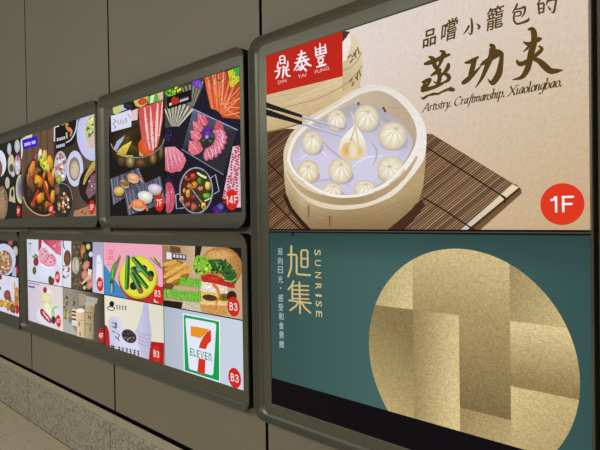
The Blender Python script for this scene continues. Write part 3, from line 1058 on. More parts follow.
tile(bx[0], bx[1], zA, zt + .01, lambda u, v: mixc((177, 156, 108), (212, 192, 141), u * 0.9 + (1 - v) * 0.3 - 0.1))
tile(bx[0], bx[1], gz - gr, zA, lambda u, v: mixc((139, 119, 78), (199, 177, 122), 1.25 * (1 - v) - 0.25 * u))
tile(bx[1], bx[3], zB, zt + .01, lambda u, v: mixc((168, 145, 97), (208, 185, 134), v * 1.2 - 0.1 + 0.2 * u))
tile(bx[1], bx[2], gz - gr, zB, lambda u, v: mixc((156, 133, 91), (217, 195, 140), u * 1.1 - 0.1 + 0.25 * (1 - v)))
tile(bx[2], bx[3], zC, zB, lambda u, v: mixc((126, 106, 69), (170, 147, 100), v * 1.1))
tile(bx[2], bx[3], gz - gr, zC, lambda u, v: mixc((154, 129, 87), (193, 171, 118), 0.5 + u * 0.6 - v * 0.4))
tile(bx[3], bx[4], zD, zt + .01, lambda u, v: mixc((158, 137, 93), (199, 179, 127), u + 0.3 * (1 - v)))
tile(bx[3], bx[4], zE, zD, lambda u, v: mixc((147, 125, 80), (218, 197, 145), v * 1.2 - 0.1))
tile(bx[3], bx[4], gz - gr, zE, lambda u, v: mixc((156, 133, 89), (210, 189, 134), v * 0.8 + (1 - u) * 0.4 - 0.1))
B.sub('character', 'upper of the two large gold characters')
GOLD = (204, 184, 124)


def q1(pts, w=19, ox=270, oy=238):
    B.stroke([(ox + a / 10, oy + b / 10, w / 10) for a, b in pts], GOLD, smooth=False)


def q2(pts, w=18):
    q1(pts, w, 270, 275)


q1([(213, 82), (213, 240), (212, 290), (206, 318), (182, 386)])
q1([(182, 167), (246, 166), (262, 172), (267, 190), (266, 345), (274, 362), (400, 372)])
q1([(314, 282), (312, 132), (320, 122), (368, 122), (376, 132), (378, 280), (370, 292), (322, 290), (314, 282)], 17)
q1([(314, 206), (376, 208)], 15)
B.sub('character', 'lower of the two large gold characters')
q2([(236, 62), (218, 104), (184, 144)])
q2([(222, 104), (224, 242)])
q2([(222, 106), (386, 110)], 15)
q2([(224, 148), (386, 154)], 15)
q2([(224, 190), (386, 196)], 15)
q2([(224, 234), (388, 241)], 15)
q2([(294, 72), (302, 380)], 18)
q2([(192, 254), (410, 282)], 17)
q2([(286, 268), (260, 310), (204, 352)])
q2([(314, 272), (348, 328), (404, 378)])
B.sub('lettering', 'gold latin word running downwards')
for ch, y, x in (('S', 252.4, 314.6), ('U', 262.8, 314.9), ('N', 274.8, 315.2), ('R', 286.1, 315.5), ('I', 295.1, 315.7), ('S', 303.4, 315.9), ('E', 313.6, 316.2)):
    h = 1.0 if ch == 'I' else 2.9
    B.text(ch, (x, y - h), (x, y + h), 6.0, (206, 190, 134), up='x', bold=0.008, box_=True)
B.sub('lettering', 'small pale blue characters running down the left edge')
for ch, x, y in zip('迎向日光', (280.3, 280.5, 280.6, 280.7), (251.2, 260.8, 269.8, 279.3)):
    B.text(ch, (x - 2.3, y + 3.5), (x + 2.3, y + 3.7), 7, (168, 188, 200), bold=0.012, box_=True)
B.ell(280.8, 288, 0.7, 0.9, (168, 188, 200))
for k, ch in enumerate('感受和食景緻'):
    x, y = 281 + 0.2 * k, 297.8 + 9.25 * k
    B.text(ch, (x - 2.4, y + 3.6), (x + 2.4, y + 3.9), 7.2, (168, 188, 200), bold=0.012, box_=True)
B.build()
Bb = Advert(big, (-1.5950, -0.4160, 0.7635, 0.8656), 'dark unlit strip along the bottom of the lower screen', 'over')
Bb.back((13, 7, 13), 1, 1)
Bb.base.name = 'screen_strip'
Bb.build()

# ================================================================== two-picture display, upper middle
mid = display('framed display of two tall adverts, hot pot and sushi beside meat platters', (-3.022, -1.704, 1.467, 2.221), (-2.943, -1.765, 1.533, 2.148))
SX = -2.351


def zz(ox, oy, s):
    return lambda *p: [(ox + a[0] / s, oy + a[1] / s) + tuple(v / s for v in a[2:]) for a in p]


A = Advert(mid, (-2.9420, SX - 0.002, 1.534, 2.147), 'tall dark advert with a brass hot pot and sushi on striped plates')
A.back((26, 22, 20), 1, 1)
p = zz(105, 85, 9.19)
A.poly(p((30, 190), (80, 195), (70, 270), (40, 300), (35, 420), (20, 420)), (92, 76, 60))
A.poly(p((72, 205), (160, 180), (165, 235), (110, 265), (75, 262)), (196, 204, 120))
A.poly(p((150, 185), (205, 175), (200, 225), (150, 240)), (190, 196, 224))
A.ell(*p((215, 195))[0], 5, 3, (60, 56, 64), (34, 30, 34))
A.poly(p((262, 150), (300, 120), (400, 100), (385, 175), (330, 205), (285, 195)), (214, 178, 100))
A.ell(*p((345, 152))[0], 4.6, 3.2, (226, 88, 44), (188, 56, 30), rot=-18)
A.poly(p((390, 110), (535, 50), (535, 140), (400, 175)), (104, 168, 60))
A.poly(p((420, 100), (455, 88), (440, 165), (415, 168)), (222, 232, 214))
A.poly(p((480, 80), (535, 60), (535, 130), (500, 138)), (212, 182, 160))
A.poly(p((240, 240), (300, 215), (300, 320), (240, 330)), (226, 196, 196))
A.poly(p((245, 340), (320, 320), (330, 440), (260, 460)), (62, 42, 30))
A.sub('pictured_hot_pot', 'brass pot holding broth and an orange ladle')
q = zz(105, 125, 9.19)
c = q((302, 175))[0]
A.ell(c[0], c[1] + 5, 26.5, 20, (92, 72, 34), (44, 34, 18))
A.ell(*q((232, 330))[0], 5.2, 7, (206, 188, 126), (70, 54, 28))
A.ell(*q((325, 340))[0], 6, 5, (140, 92, 56), (60, 42, 24))
A.ell(*q((440, 300))[0], 4, 7, (196, 142, 80), (62, 46, 24))
A.ell(*q((150, 320))[0], 4, 6, (110, 86, 46), (62, 46, 24))
A.ell(*q((515, 240))[0], 2.4, 8, (140, 126, 70), (60, 48, 26))
A.ell(c[0], c[1] - 3, 25.5, 16, (96, 78, 34), (40, 32, 16), hx=-.3, hy=.2)
A.ell(*q((330, 120))[0], 12, 10, (36, 28, 14), (60, 46, 20))
A.poly(q((82, 215), (110, 150), (185, 92), (165, 140), (118, 215), (100, 240)), (168, 180, 218))
A.poly(q((112, 238), (165, 190), (248, 146), (222, 200), (190, 276), (140, 258)), lambda x, y: mixc((236, 214, 92), (196, 160, 44), (y - 142) / 14))
A.stroke([a + (2.0,) for a in q((120, 262), (190, 284), (250, 288))], (206, 180, 84))
A.ell(*q((205, 120))[0], 3, 2.5, (140, 92, 34), (60, 44, 18))
A.poly(q((312, 190), (348, 186), (352, 285), (315, 282)), (190, 176, 100))
A.ell(*q((385, 195))[0], 8.6, 9.4, (232, 110, 48), (212, 76, 30))
A.stroke([a + (1.0,) for a in q((55, 175), (95, 235), (200, 285), (320, 298), (440, 260), (520, 190), (545, 130))], (150, 142, 134))
A.sub('pictured_beef', 'long red slice of marbled beef')
meat = [(138.2, 108), (150, 104.5), (163, 100.5), (163, 118), (159.8, 137), (157.5, 147), (152, 151), (147.5, 150), (142, 140), (140, 127)]
A.poly(meat, lambda x, y: mixc((206, 78, 72), (214, 96, 92), (y - 100) / 50))
for pts in ([(144.5, 108, 1.6), (146, 122, 2.2), (148, 138, 2.2), (150, 149, 1)], [(150.5, 107, .8), (151.5, 125, 2.4), (152.5, 140, 2.6), (153, 150, 1)], [(157.8, 104, 1.4), (157, 120, 2.8), (156.4, 136, 2.4), (155.5, 147, 1)], [(162.4, 102, 1), (161.4, 116, 1.4), (159, 136, 1)]):
    A.stroke(pts, (236, 200, 196))
A.scatter(40, (151, 122, 10, 20), 0.8, [(234, 160, 150), (176, 48, 46)], 5)
A.sub('name_panel', 'pale card with small brush marks')
A.poly([(111, 116), (131, 109.6), (131.6, 126.6), (111.6, 132)], (214, 220, 240))
A.stroke([(113.5, 119.5, .7), (116, 121, .8), (113, 124, .7), (116, 127, .8), (113.5, 128.5, .6)], (110, 112, 130))
for x_ in (118, 120.5, 123):
    A.stroke([(x_, 120.5 - .2 * (x_ - 118), .9), (x_ + .8, 124, .9)], (216, 120, 128), smooth=False)
A.stroke([(126, 118.5, 1), (126.6, 122.8, .8)], (90, 130, 110), smooth=False)
A.stroke([(128.2, 114, .9), (130.4, 118, .9)], (222, 120, 130), smooth=False)
s = zz(105, 170, 9.19)


def plate(quad, seed):
    A.sub('pictured_plate', 'grey striped square plate')
    A.poly(quad, (88, 88, 108))
    rr = random.Random(seed)
    for k in range(11):
        t = (k + 0.5) / 11
        a = [quad[0][i] + (quad[1][i] - quad[0][i]) * t for i in (0, 1)]
        b = [quad[3][i] + (quad[2][i] - quad[3][i]) * t for i in (0, 1)]
        A.stroke([(a[0], a[1], .8), (b[0], b[1], .8)], rr.choice([(136, 138, 162), (56, 55, 72), (116, 118, 142)]), smooth=False, cap=False)


plate(s((48, 85), (310, -20), (372, 125), (75, 325)), 1)
plate(s((180, 215), (510, 55), (562, 300), (215, 418)), 2)
A.sub('pictured_sushi', 'five pieces of sushi on the plates', 'plain')


def sushi(x, y, rx, ry, top, low, rot=0):
    x, y = s((x, y))[0]
    A.ell(x + .4, y + ry * .45, rx * 1.05, ry * .8, (30, 26, 34))
    A.ell(x, y + ry * .35, rx * .92, ry * .7, low, tuple(v * .8 for v in low), rot=rot)
    A.ell(x, y - ry * .1, rx, ry * .75, tuple(min(255, v * 1.12) for v in top), tuple(v * .86 for v in top), rot=rot, hy=-.2)


sushi(262, 72, 6.2, 5.2, (234, 176, 128), (236, 214, 186), 15)
A.stroke([a + (1.6,) for a in s((300, 70), (325, 85), (340, 105))], (226, 140, 84))
sushi(185, 122, 5.2, 4.6, (150, 100, 62), (216, 196, 164), 25)
A.ell(*s((165, 100))[0], 2.6, 1.8, (226, 196, 160), (140, 92, 60))
sushi(130, 192, 5.2, 5.2, (224, 184, 104), (206, 156, 84))
sushi(460, 175, 7, 6, (216, 206, 222), (216, 180, 166), 10)
sushi(372, 245, 7.6, 6.6, (232, 236, 222), (214, 214, 190), 12)
sushi(310, 318, 7.2, 6.2, (232, 140, 84), (236, 206, 184), 10)
A.stroke([a + (2.0,) for a in s((345, 300), (375, 340), (392, 368))], (222, 116, 62))
A.stroke([a + (2.0,) for a in s((265, 310), (240, 325), (225, 345))], (222, 130, 74))
for k in (270, 300, 330):
    A.stroke([a + (.7,) for a in s((k, 285), (k + 6, 325))], (246, 190, 150))
A.badge(159.5, 202.8, 0.0435, '7F')
A.build()

A = Advert(mid, (SX + 0.002, -1.7660, 1.534, 2.147), 'tall dark advert with plates of marbled meat and a bubbling pot')
A.back((28, 23, 38), 1, 1)
p = zz(163, 65, 7.26)
q = zz(163, 105, 7.26)
s = zz(163, 155, 7.26)
A.sub('pictured_shells', 'fans of grey striped shellfish')
A.poly(p((0, 180), (150, 120), (300, 90), (285, 170), (250, 250), (215, 310), (120, 440), (0, 460)), (70, 66, 56))
for k in range(22):
    t = k / 21
    a = (15 + 205 * t, 318 - 40 * math.sin(math.pi * t))
    A.stroke([p(a + (14,))[0], p((62 + 50 * t, 445, 5))[0]], [(206, 204, 186), (52, 48, 40), (160, 156, 134)][k % 3], smooth=False, cap=False)
for k in range(16):
    t = k / 15
    a = (140 + 150 * t, 160 - 40 * t)
    A.stroke([p(a + (12,))[0], p((190 + 30 * t, 300, 5))[0]], [(150, 146, 128), (46, 44, 38), (116, 112, 98)][k % 3], smooth=False, cap=False)
A.sub('pictured_leaves', 'bright green and yellow leaves in the corners')
A.scatter(26, (*p((50, 205))[0], 5.4, 4), 1.6, [(106, 190, 44), (150, 210, 60), (60, 140, 30)], 2)
A.scatter(14, (*p((108, 180))[0], 3.4, 3), 1.4, [(214, 214, 56), (180, 200, 50)], 3)
A.ell(*p((246, 132))[0], 4.2, 4.4, (170, 60, 226), (96, 60, 190))
A.ell(*p((270, 150))[0], 3, 3.4, (130, 120, 190), (80, 72, 130))
A.sub('pictured_prawns', 'fan of orange prawns')
A.poly(p((302, 95), (460, 44), (490, 150), (560, 130), (560, 395), (432, 380), (400, 330), (348, 318)), (176, 72, 38))
fan = [((306, 92), (352, 305)), ((322, 86), (362, 316)), ((340, 80), (376, 322)), ((360, 74), (386, 322)), ((380, 68), (398, 330)), ((400, 62), (408, 338)), ((420, 56), (416, 346)), ((440, 52), (424, 352)), ((458, 60), (430, 356)),
       ((480, 120), (432, 350)), ((520, 140), (440, 340)), ((556, 160), (438, 352)), ((556, 200), (442, 350)), ((556, 240), (440, 358)), ((556, 275), (444, 360)), ((556, 310), (442, 366)), ((556, 345), (446, 370)), ((556, 380), (444, 376))]
for k, (a, b) in enumerate(fan):
    A.stroke([p(a + (10,))[0], p(((a[0] + b[0]) / 2, (a[1] + b[1]) / 2, 15))[0], p(b + (11,))[0]], [(224, 104, 56), (236, 132, 84), (206, 82, 44)][k % 3])
    if k % 2:
        A.stroke([p((a[0] + 5, a[1], 3))[0], p((b[0] + 3, b[1] - 60, 3))[0]], (246, 196, 160), smooth=False, cap=False)
A.scatter(26, (*p((395, 100))[0], 9, 5), 1.0, [(120, 60, 50), (236, 190, 150), (90, 50, 46)], 4)
A.poly(p((470, 45), (556, 12), (556, 120), (520, 150), (490, 165), (484, 110)), (212, 200, 44))
A.poly(p((505, 30), (556, 12), (556, 80), (530, 90)), (66, 164, 62))
A.scatter(18, (*p((520, 95))[0], 4, 6), 1.3, [(232, 222, 80), (180, 170, 30), (110, 170, 50)], 6)
A.sub('name_panel', 'black panel with a red mark and white bars')
A.poly(p((28, 236), (206, 178), (212, 264), (36, 322)), (14, 10, 12))
A.poly(p((65, 245), (80, 225), (98, 240), (112, 232), (120, 275), (75, 292), (62, 285)), (186, 44, 30))
A.poly(p((48, 280), (62, 272), (64, 292), (50, 298)), (236, 226, 220))
for k in range(5):
    A.poly(p((124 + 13 * k, 256 - 4.2 * k), (134 + 13 * k, 253 - 4.2 * k), (135 + 13 * k, 268 - 4.2 * k), (125 + 13 * k, 271 - 4.2 * k)), (206, 206, 220))
A.poly(p((124, 246), (188, 226), (188, 234), (124, 254)), (120, 70, 70))
A.sub('pictured_plate', 'dark square plate of sliced pink meat')
A.poly(q((222, 30), (542, 182), (440, 505), (140, 322)), lambda x, y: mixc((104, 106, 134), (46, 44, 52), (y - 108) / 20))
A.stroke([a + (1.1,) for a in q((222, 30), (542, 182))], (150, 160, 206), smooth=False)
A.stroke([a + (1.0,) for a in q((440, 505), (140, 322))], (126, 126, 150), smooth=False)
A.sub('pictured_meat', 'pink and red sliced meat around a purple flower')
for (x, y, w_, h_, r_) in ((285, 105, 62, 88, -25), (252, 155, 62, 80, -35), (238, 218, 66, 80, -42), (232, 305, 92, 100, -30)):
    x, y = q((x, y))[0]
    c_, sn = math.cos(math.radians(r_)), math.sin(math.radians(r_))
    pts = []
    for a, b in ((-.1, -.5), (.5, -.15), (.45, .4), (.05, .5), (-.4, .42), (-.5, 0)):
        a, b = a * w_ / 7.26 * 1.15, b * h_ / 7.26 * 1.15
        pts.append((x + a * c_ - b * sn, y + a * sn + b * c_))
    A.poly(pts, lambda X, Y: mixc((232, 130, 146), (206, 92, 108), (X - 186) / 20))
    A.stroke([pts[0] + (.6,), pts[3] + (.5,)], (246, 190, 198), smooth=False)
    A.stroke([pts[1] + (.5,), pts[2] + (.5,)], (172, 60, 80), smooth=False)
    A.scatter(8, (x, y, 3.6, 4), .6, [(246, 180, 190), (196, 76, 96)], int(x))
A.poly(q((395, 108), (440, 140), (445, 200), (400, 190), (372, 170)), (196, 84, 100))
for k, (x, y, r_) in enumerate(((412, 200, -60), (425, 225, -50), (422, 255, -40), (412, 285, -25), (396, 312, -12), (374, 335, 0), (348, 350, 12), (322, 358, 25))):
    x, y = q((x, y))[0]
    A.ell(x, y, 3.2, 6.6, (238, 186, 200), (206, 96, 126), rot=r_ - 20)
    A.stroke([(x - 1, y - 4, .7), (x + .6, y, .9), (x + 1, y + 4, .6)], (200, 70, 104))
    A.stroke([(x + .6, y - 4, .5), (x + 1.8, y, .7), (x + 2, y + 3, .5)], (250, 220, 228))
A.ell(*q((325, 205))[0], 4.4, 5, (150, 50, 200), (78, 30, 130))
A.ell(*q((322, 232))[0], 1.8, 2, (226, 196, 240), (160, 90, 210))
for x, y in ((298, 255), (348, 262), (362, 225)):
    A.ell(*q((x, y))[0], 2, 1.6, (70, 130, 50), (44, 86, 36))
A.sub('pictured_meat', 'pink meat fanned at the left edge')
A.poly(s((0, -55), (90, -60), (150, -10), (172, 40), (150, 90), (128, 122), (105, 118), (70, 132), (20, 112), (0, 110)), lambda X, Y: mixc((236, 156, 172), (206, 96, 120), (Y - 146) / 28))
for k in range(9):
    A.stroke([s((10 + 14 * k, -50 + 6 * k, 4))[0], s((30 + 15 * k, 118 - 9 * k, 3))[0]], (244, 196, 206) if k % 2 else (196, 84, 110), smooth=False, cap=False)
A.ell(*s((42, 300))[0], 8, 19, (60, 56, 80), (38, 34, 54))
A.ell(*s((46, 310))[0], 6.2, 15.5, (226, 122, 142), (190, 76, 100))
A.stroke([a + (1.0,) for a in s((40, 220), (58, 290), (50, 400))], (170, 50, 78))
A.scatter(14, (*s((50, 310))[0], 4.5, 12), .9, [(244, 170, 184), (190, 80, 104)], 9)
A.scatter(14, (*q((42, 225))[0], 3, 6), 1.0, [(90, 70, 140), (60, 46, 96)], 12)
A.poly(q((0, 280), (60, 300), (0, 310)), (24, 18, 30))
A.sub('pictured_hot_pot', 'split pot of red and clear broth with vegetables')
cx, cy = s((245, 258))[0]
A.stroke([a + (1.0,) for a in s((350, 168), (385, 142), (412, 262), (376, 282))], (172, 172, 190), smooth=False)
A.stroke([a + (1.0,) for a in s((122, 280), (96, 290), (102, 390), (152, 384))], (172, 172, 190), smooth=False)
A.ell(cx, cy, 17, 23.5, (120, 118, 130), (158, 156, 172))
A.ell(cx, cy, 15.6, 22, (70, 40, 24), (50, 34, 24))
A.ell(cx - 6, cy + 1, 8, 19, (112, 40, 26), (84, 30, 22))
A.ell(cx + 6, cy - 2, 8.4, 18, (72, 62, 24), (54, 50, 24))
A.stroke([a + (1.2,) for a in s((205, 235), (245, 290), (290, 350))], (150, 150, 156))
for x, y, rx, ry, c0, c1 in ((225, 155, 3.2, 3.4, (230, 70, 50), (190, 40, 30)), (172, 165, 1.6, 2.4, (220, 130, 80), (180, 90, 50)), (270, 192, 2.8, 4, (80, 160, 60), (50, 110, 40)), (235, 215, 2.9, 4.2, (240, 160, 50), (216, 120, 30)),
                             (332, 226, 3.4, 4.4, (246, 222, 110), (206, 150, 50)), (278, 242, 2.7, 2.8, (246, 190, 170), (206, 60, 50)), (300, 374, 3, 4.3, (240, 224, 120), (214, 170, 60)), (320, 298, 4, 3.6, (120, 210, 60), (66, 150, 40)),
                             (196, 230, 2, 3.2, (196, 160, 110), (140, 100, 60)), (185, 282, 2.6, 4.4, (236, 190, 70), (206, 150, 50)), (140, 320, 2.4, 3.8, (206, 176, 140), (160, 120, 90)), (228, 382, 3.2, 4.2, (186, 104, 96), (150, 70, 66)),
                             (188, 362, 3, 3.4, (176, 92, 80), (130, 60, 50)), (228, 308, 2.2, 2.6, (150, 60, 110), (110, 40, 70)), (160, 260, 1.8, 2.2, (216, 170, 110), (170, 110, 60))):
    x, y = s((x, y))[0]
    A.chunk(x, y, rx * 1.1, ry * 1.05, mixc(c0, c1, .4))
A.scatter(46, (cx, cy, 12, 18), 1.1, [(60, 26, 16), (150, 84, 40), (90, 76, 30), (40, 30, 20), (190, 120, 60)], 21)
A.stroke([a + (2.2,) for a in s((258, 132), (285, 150), (314, 164))], (206, 230, 180))
A.ell(*s((332, 228))[0], 1.2, 1.7, (250, 246, 220), (220, 160, 80))
A.ell(*s((300, 376))[0], 1, 1.5, (120, 90, 40))
A.stroke([a + (1.2,) for a in s((310, 332), (335, 322), (355, 312))], (216, 240, 170))
A.sub('pictured_meat', 'rows of red and white marbled meat at the right')
A.poly(s((512, -60), (575, -70), (575, 380), (545, 382), (438, 310)), (222, 190, 204))
rr = random.Random(11)
for j in range(22):
    for k in range(5):
        x = 560 - 22 * k - 1.2 * j + rr.uniform(-6, 6)
        y = -60 + 19 * j + 8 * (k % 2) + rr.uniform(-4, 4)
        if x > 515 - 0.21 * (y + 60) + 8:
            A.ell(*s((x, y))[0], 1.3, 0.95, (196, 44, 74), (176, 30, 60), rot=20, n=8)
A.sub('pictured_flower', 'purple orchid in the bottom corner')
for x, y, c0 in ((385, 390, (70, 40, 160)), (420, 405, (170, 50, 220)), (425, 375, (110, 110, 200)), (400, 420, (130, 40, 190)), (455, 415, (60, 40, 130))):
    A.ell(*s((x, y))[0], 4, 3.6, c0, tuple(v * .5 for v in c0))
A.badge(232.7, 199.8, 0.0445, '14F')
A.build()

# ================================================================== three-picture display, upper left
lef = display('framed display at the upper left whose adverts show a stew and white bowls', (-5.062, -3.036, 1.470, 2.217), (-4.982, -3.118, 1.537, 2.146))
U1, U2 = -4.356, -3.731
A = Advert(lef, (-4.980, U1 - .002, 1.538, 2.145), 'narrow advert of many small white bowls on black, cut by the picture edge')
A.back((32, 32, 30), 1, 1)
A.ell(-1, 163.5, 7.2, 13.5, (196, 200, 222), (226, 228, 244))
A.ell(-1.5, 169, 4, 9, (160, 100, 56), (110, 80, 50))
for x, y, rx, ry, c in ((9.3, 149, 2.1, 6, (206, 206, 220)), (17.2, 146.2, 2.7, 6.6, (202, 208, 224)), (11.2, 164.5, 3.4, 10.5, (214, 206, 190)), (17.6, 165, 3, 10, (220, 206, 222)), (7.4, 182.8, 2.2, 5.8, (216, 212, 214)), (13, 174, 2, 3, (206, 206, 216))):
    A.ell(x, y, rx, ry, c, tuple(v * .84 for v in c))
A.ell(11.2, 160, 2.2, 4, (216, 186, 110), (220, 200, 160))
A.ell(11.6, 168, 2.2, 4.2, (70, 62, 40), (110, 98, 70))
A.ell(7.5, 183, 1.1, 3.4, (222, 176, 70), (206, 160, 70))
A.stroke([(17.5, 154, 1.6), (17.8, 160, 1.6)], (170, 50, 70), smooth=False)
A.scatter(8, (17.6, 168, 2, 6), 1, [(226, 190, 206), (240, 236, 240)], 3)
A.ell(2, 203, 5.8, 17, (172, 140, 110), (132, 104, 76))
A.scatter(26, (2, 196, 4, 8), 1.0, [(120, 76, 50), (200, 170, 130), (90, 60, 40)], 8)
A.poly([(10, 189), (14, 186), (15.5, 203), (9, 201)], (190, 176, 140))
A.ell(12.4, 193, 1.3, 4, (40, 40, 26))
A.ell(20.5, 189, 4.6, 14.5, (196, 180, 120), (206, 196, 140))
A.ell(20.7, 188, 3.4, 11.5, (80, 84, 120), (150, 154, 190))
A.badge(18.4, 211, 0.041, '3F')
A.build()
A = Advert(lef, (U1 + .002, U2 - .002, 1.538, 2.145), 'brown advert of an iron bowl of potatoes and peppers under a blue sign', 'plain')
A.back(lambda X, Z: mixc((84, 58, 42), (104, 78, 60), (Z - 1.55) / .5), 3, 3)
for k in range(9):
    A.stroke([(23 + 3.5 * k, 135 - k, .8), (22.6 + 3.5 * k, 175, .8)], (78, 58, 44) if k % 2 else (112, 88, 70), smooth=False, cap=False)
A.poly([(20.5, 140), (33, 131), (32, 137), (24, 143), (22, 158), (20.5, 160)], (218, 204, 180))
A.sub('pictured_stew', 'iron bowl of orange vegetables and red peppers')
A.ell(43, 186, 20, 31, (60, 40, 26), (44, 32, 24))
A.stroke([(23, 197, 1.0), (26.5, 205, 1.1), (32, 211, 1.2), (39, 214.8, 1.2), (47, 215.3, 1.2), (56, 211, 1.1)], (186, 162, 136))
for x, y, rx, ry, c, r_ in ((40, 155, 2.4, 6.5, (226, 196, 166), 10), (45, 158, 2.6, 8, (224, 170, 90), 0), (50.5, 161, 3, 8, (228, 160, 40), -12), (42.3, 161, 2.6, 7, (196, 206, 60), 12), (45.5, 167, 2.8, 6, (214, 214, 70), 0), (32, 170, 3.2, 9, (206, 130, 50), 15),
                            (36, 174, 2.4, 7, (150, 76, 40), 20), (39, 181, 3.8, 7.5, (230, 150, 36), -10), (51, 180, 3, 9, (206, 96, 32), -16), (53, 196, 2.6, 7, (222, 150, 46), 0), (40.5, 198, 3.6, 7, (222, 140, 34), 12), (32, 184, 2.4, 8, (120, 72, 44), -14),
                            (33, 205, 2.8, 3.4, (136, 84, 44), 0), (36.5, 163, 2, 5, (120, 50, 30), 0), (28.5, 182, 1.6, 7, (128, 88, 66), -8), (53.5, 174, 2, 6, (230, 176, 60), 0)):
    A.chunk(x, y, rx * 1.12, ry * 1.1, c, r_)
for x, y, rx, ry, c, r_ in ((37, 186, 1.6, 5, (90, 48, 26), 14), (46.5, 186, 1.8, 6, (236, 176, 60), -8), (44, 176, 1.7, 5, (216, 120, 36), 8), (48.5, 168, 1.7, 5, (240, 190, 90), -6), (36, 158, 1.6, 4, (150, 90, 50), 0), (30, 194, 2, 6, (70, 42, 28), -8), (47, 205, 2.6, 4, (170, 100, 34), 0), (29, 176, 1.6, 6, (176, 110, 50), 6)):
    A.chunk(x, y, rx, ry, c, r_, 3)
A.stroke([(42.8, 178, 1.5), (45.5, 188, 2.8), (49.6, 200, 1.3)], (196, 52, 30))
A.stroke([(38.4, 190, 1.4), (35, 198, 2.6), (32.6, 205, 1.4)], (196, 50, 30))
for x, y in ((41.5, 157.5), (44, 166), (39.8, 170), (43.7, 193), (46, 172)):
    A.ell(x, y, 1, 1.7, (96, 150, 40), (70, 110, 30))
A.ell(40.5, 152, 1, 3, (250, 246, 232))
A.scatter(18, (43, 206, 9, 6), 1.2, [(80, 48, 26), (150, 92, 36), (44, 28, 18)], 7)
A.sub('name_panel', 'blue sign with blurred white marks')
A.poly([(22.2, 140), (37.3, 135.7), (37.8, 145.4), (23.1, 149.8)], (44, 22, 190))
for k in range(6):
    x = 24.6 + 1.9 * k
    y = 144.6 - .52 * k
    A.poly([(x, y - 1.4), (x + 1.4, y - 1.8), (x + 1.5, y + 1.4), (x + .1, y + 1.8)], (226, 110, 170) if k == 3 else (206, 206, 244))
A.badge(51.3, 209, 0.041, '4F')
A.build()
A = Advert(lef, (U2 + .002, -3.1190, 1.538, 2.145), 'brown advert of white plates of noodles, salad and soup')
A.back(lambda X, Z: mixc((60, 46, 40), (116, 90, 74), (X + 3.73) / .6 * .8), 4, 2)
A.poly([(54, 118), (80, 118), (80, 160), (70, 158), (54, 190)], (62, 48, 40))
A.ell(67.5, 128, 11, 19, (34, 28, 24), (24, 20, 18))
A.stroke([(77.5, 119, 1.2), (75.5, 131, 1.2), (71, 139.5, 1.2), (66, 142.5, 1.2)], (206, 206, 230))
for pts in ([(62, 124.5, 2), (65, 123, 2.2), (68, 124.5, 1.6)], [(66, 123, 1.6), (67, 128, 2), (69.5, 131, 1.6)], [(69, 128, 2), (71.5, 131, 2.2), (70.5, 136, 1.4)]):
    A.stroke(pts, (206, 136, 80))
A.stroke([(66.6, 133, 1.5), (67, 138, 1.4)], (190, 206, 130), smooth=False)
A.sub('pictured_plate', 'large white plate of green noodles', 'plain')
A.ell(93.5, 134, 16.8, 27, (214, 214, 240), (190, 192, 230))
A.ell(95, 131, 10.5, 16.5, (176, 190, 130), (206, 200, 150))
A.scatter(46, (94.5, 129, 7.5, 12.5), 1.8, [(96, 140, 70), (196, 206, 130), (60, 96, 50), (214, 196, 130), (140, 176, 150)], 4)
A.poly([(96, 130), (88, 140), (86.5, 146), (90, 150), (96, 146)], (216, 196, 186))
for k in range(4):
    A.stroke([(95.5, 134 + 4 * k, .6), (88 + k, 142 + 2.2 * k, .6)], (180, 150, 140), smooth=False)
A.sub('pictured_bowl', 'white oval bowl of pale soup', 'plain')
A.ell(75, 168.6, 8.4, 18, (214, 214, 236), (200, 202, 232))
A.ell(74.5, 169, 5.6, 12, (186, 172, 150), (128, 112, 104))
A.ell(74.8, 170, 4.2, 9, (206, 196, 170), (190, 176, 150))
A.scatter(14, (74.6, 167, 2.8, 6), 1.1, [(216, 206, 150), (196, 176, 120), (150, 130, 100)], 6)
A.sub('pictured_salad', 'pink and green salad at the left edge')
A.ell(60.8, 167, 6.6, 16, (206, 206, 212), (186, 186, 196))
A.scatter(54, (60.8, 166, 5, 13), 1.9, [(226, 236, 232), (206, 90, 100), (160, 110, 60), (120, 150, 70), (214, 170, 190), (236, 232, 236), (190, 60, 70)], 3)
A.ell(59, 179, 3, 4.5, (206, 200, 80), (150, 140, 60))
A.sub('pictured_plate', 'dark plates of grilled meat and nuts')
A.ell(92, 186, 13, 19, (50, 40, 34), (36, 28, 26))
A.stroke([(97, 160, 3), (92, 167, 4), (87, 176, 3.4), (84, 184, 1.6)], (176, 176, 96))
A.stroke([(97, 166, 2), (91, 172, 3), (86.5, 178, 1.6)], (206, 130, 60))
A.poly([(91, 176), (97, 172), (97, 192), (89, 199), (86, 192)], (126, 92, 104))
A.scatter(20, (92, 186, 4, 8), 1.2, [(166, 130, 140), (96, 60, 74), (190, 160, 160)], 5)
A.ell(63.5, 200, 9, 19, (70, 58, 46), (44, 38, 34))
A.stroke([(56, 186, 1), (62, 183, 1), (70, 188, 1), (73, 200, .8)], (120, 126, 130))
A.scatter(34, (64, 203, 5.6, 11), 1.8, [(196, 150, 100), (160, 84, 50), (222, 196, 160), (120, 60, 36), (206, 176, 120)], 7)
A.ell(57.5, 190, 3, 5, (150, 120, 80), (90, 76, 50))
A.poly([(73.5, 218), (74.5, 211), (92, 205), (97, 207), (97, 218)], (172, 128, 98))
A.scatter(8, (84.5, 212.5, 3, 2), 1, [(60, 44, 36), (110, 76, 56)], 3)
A.sub('name_panel', 'black panel with white bars of writing')
A.poly([(55.6, 128.4), (65.6, 124.5), (66.2, 148.6), (56, 152)], (22, 18, 18))
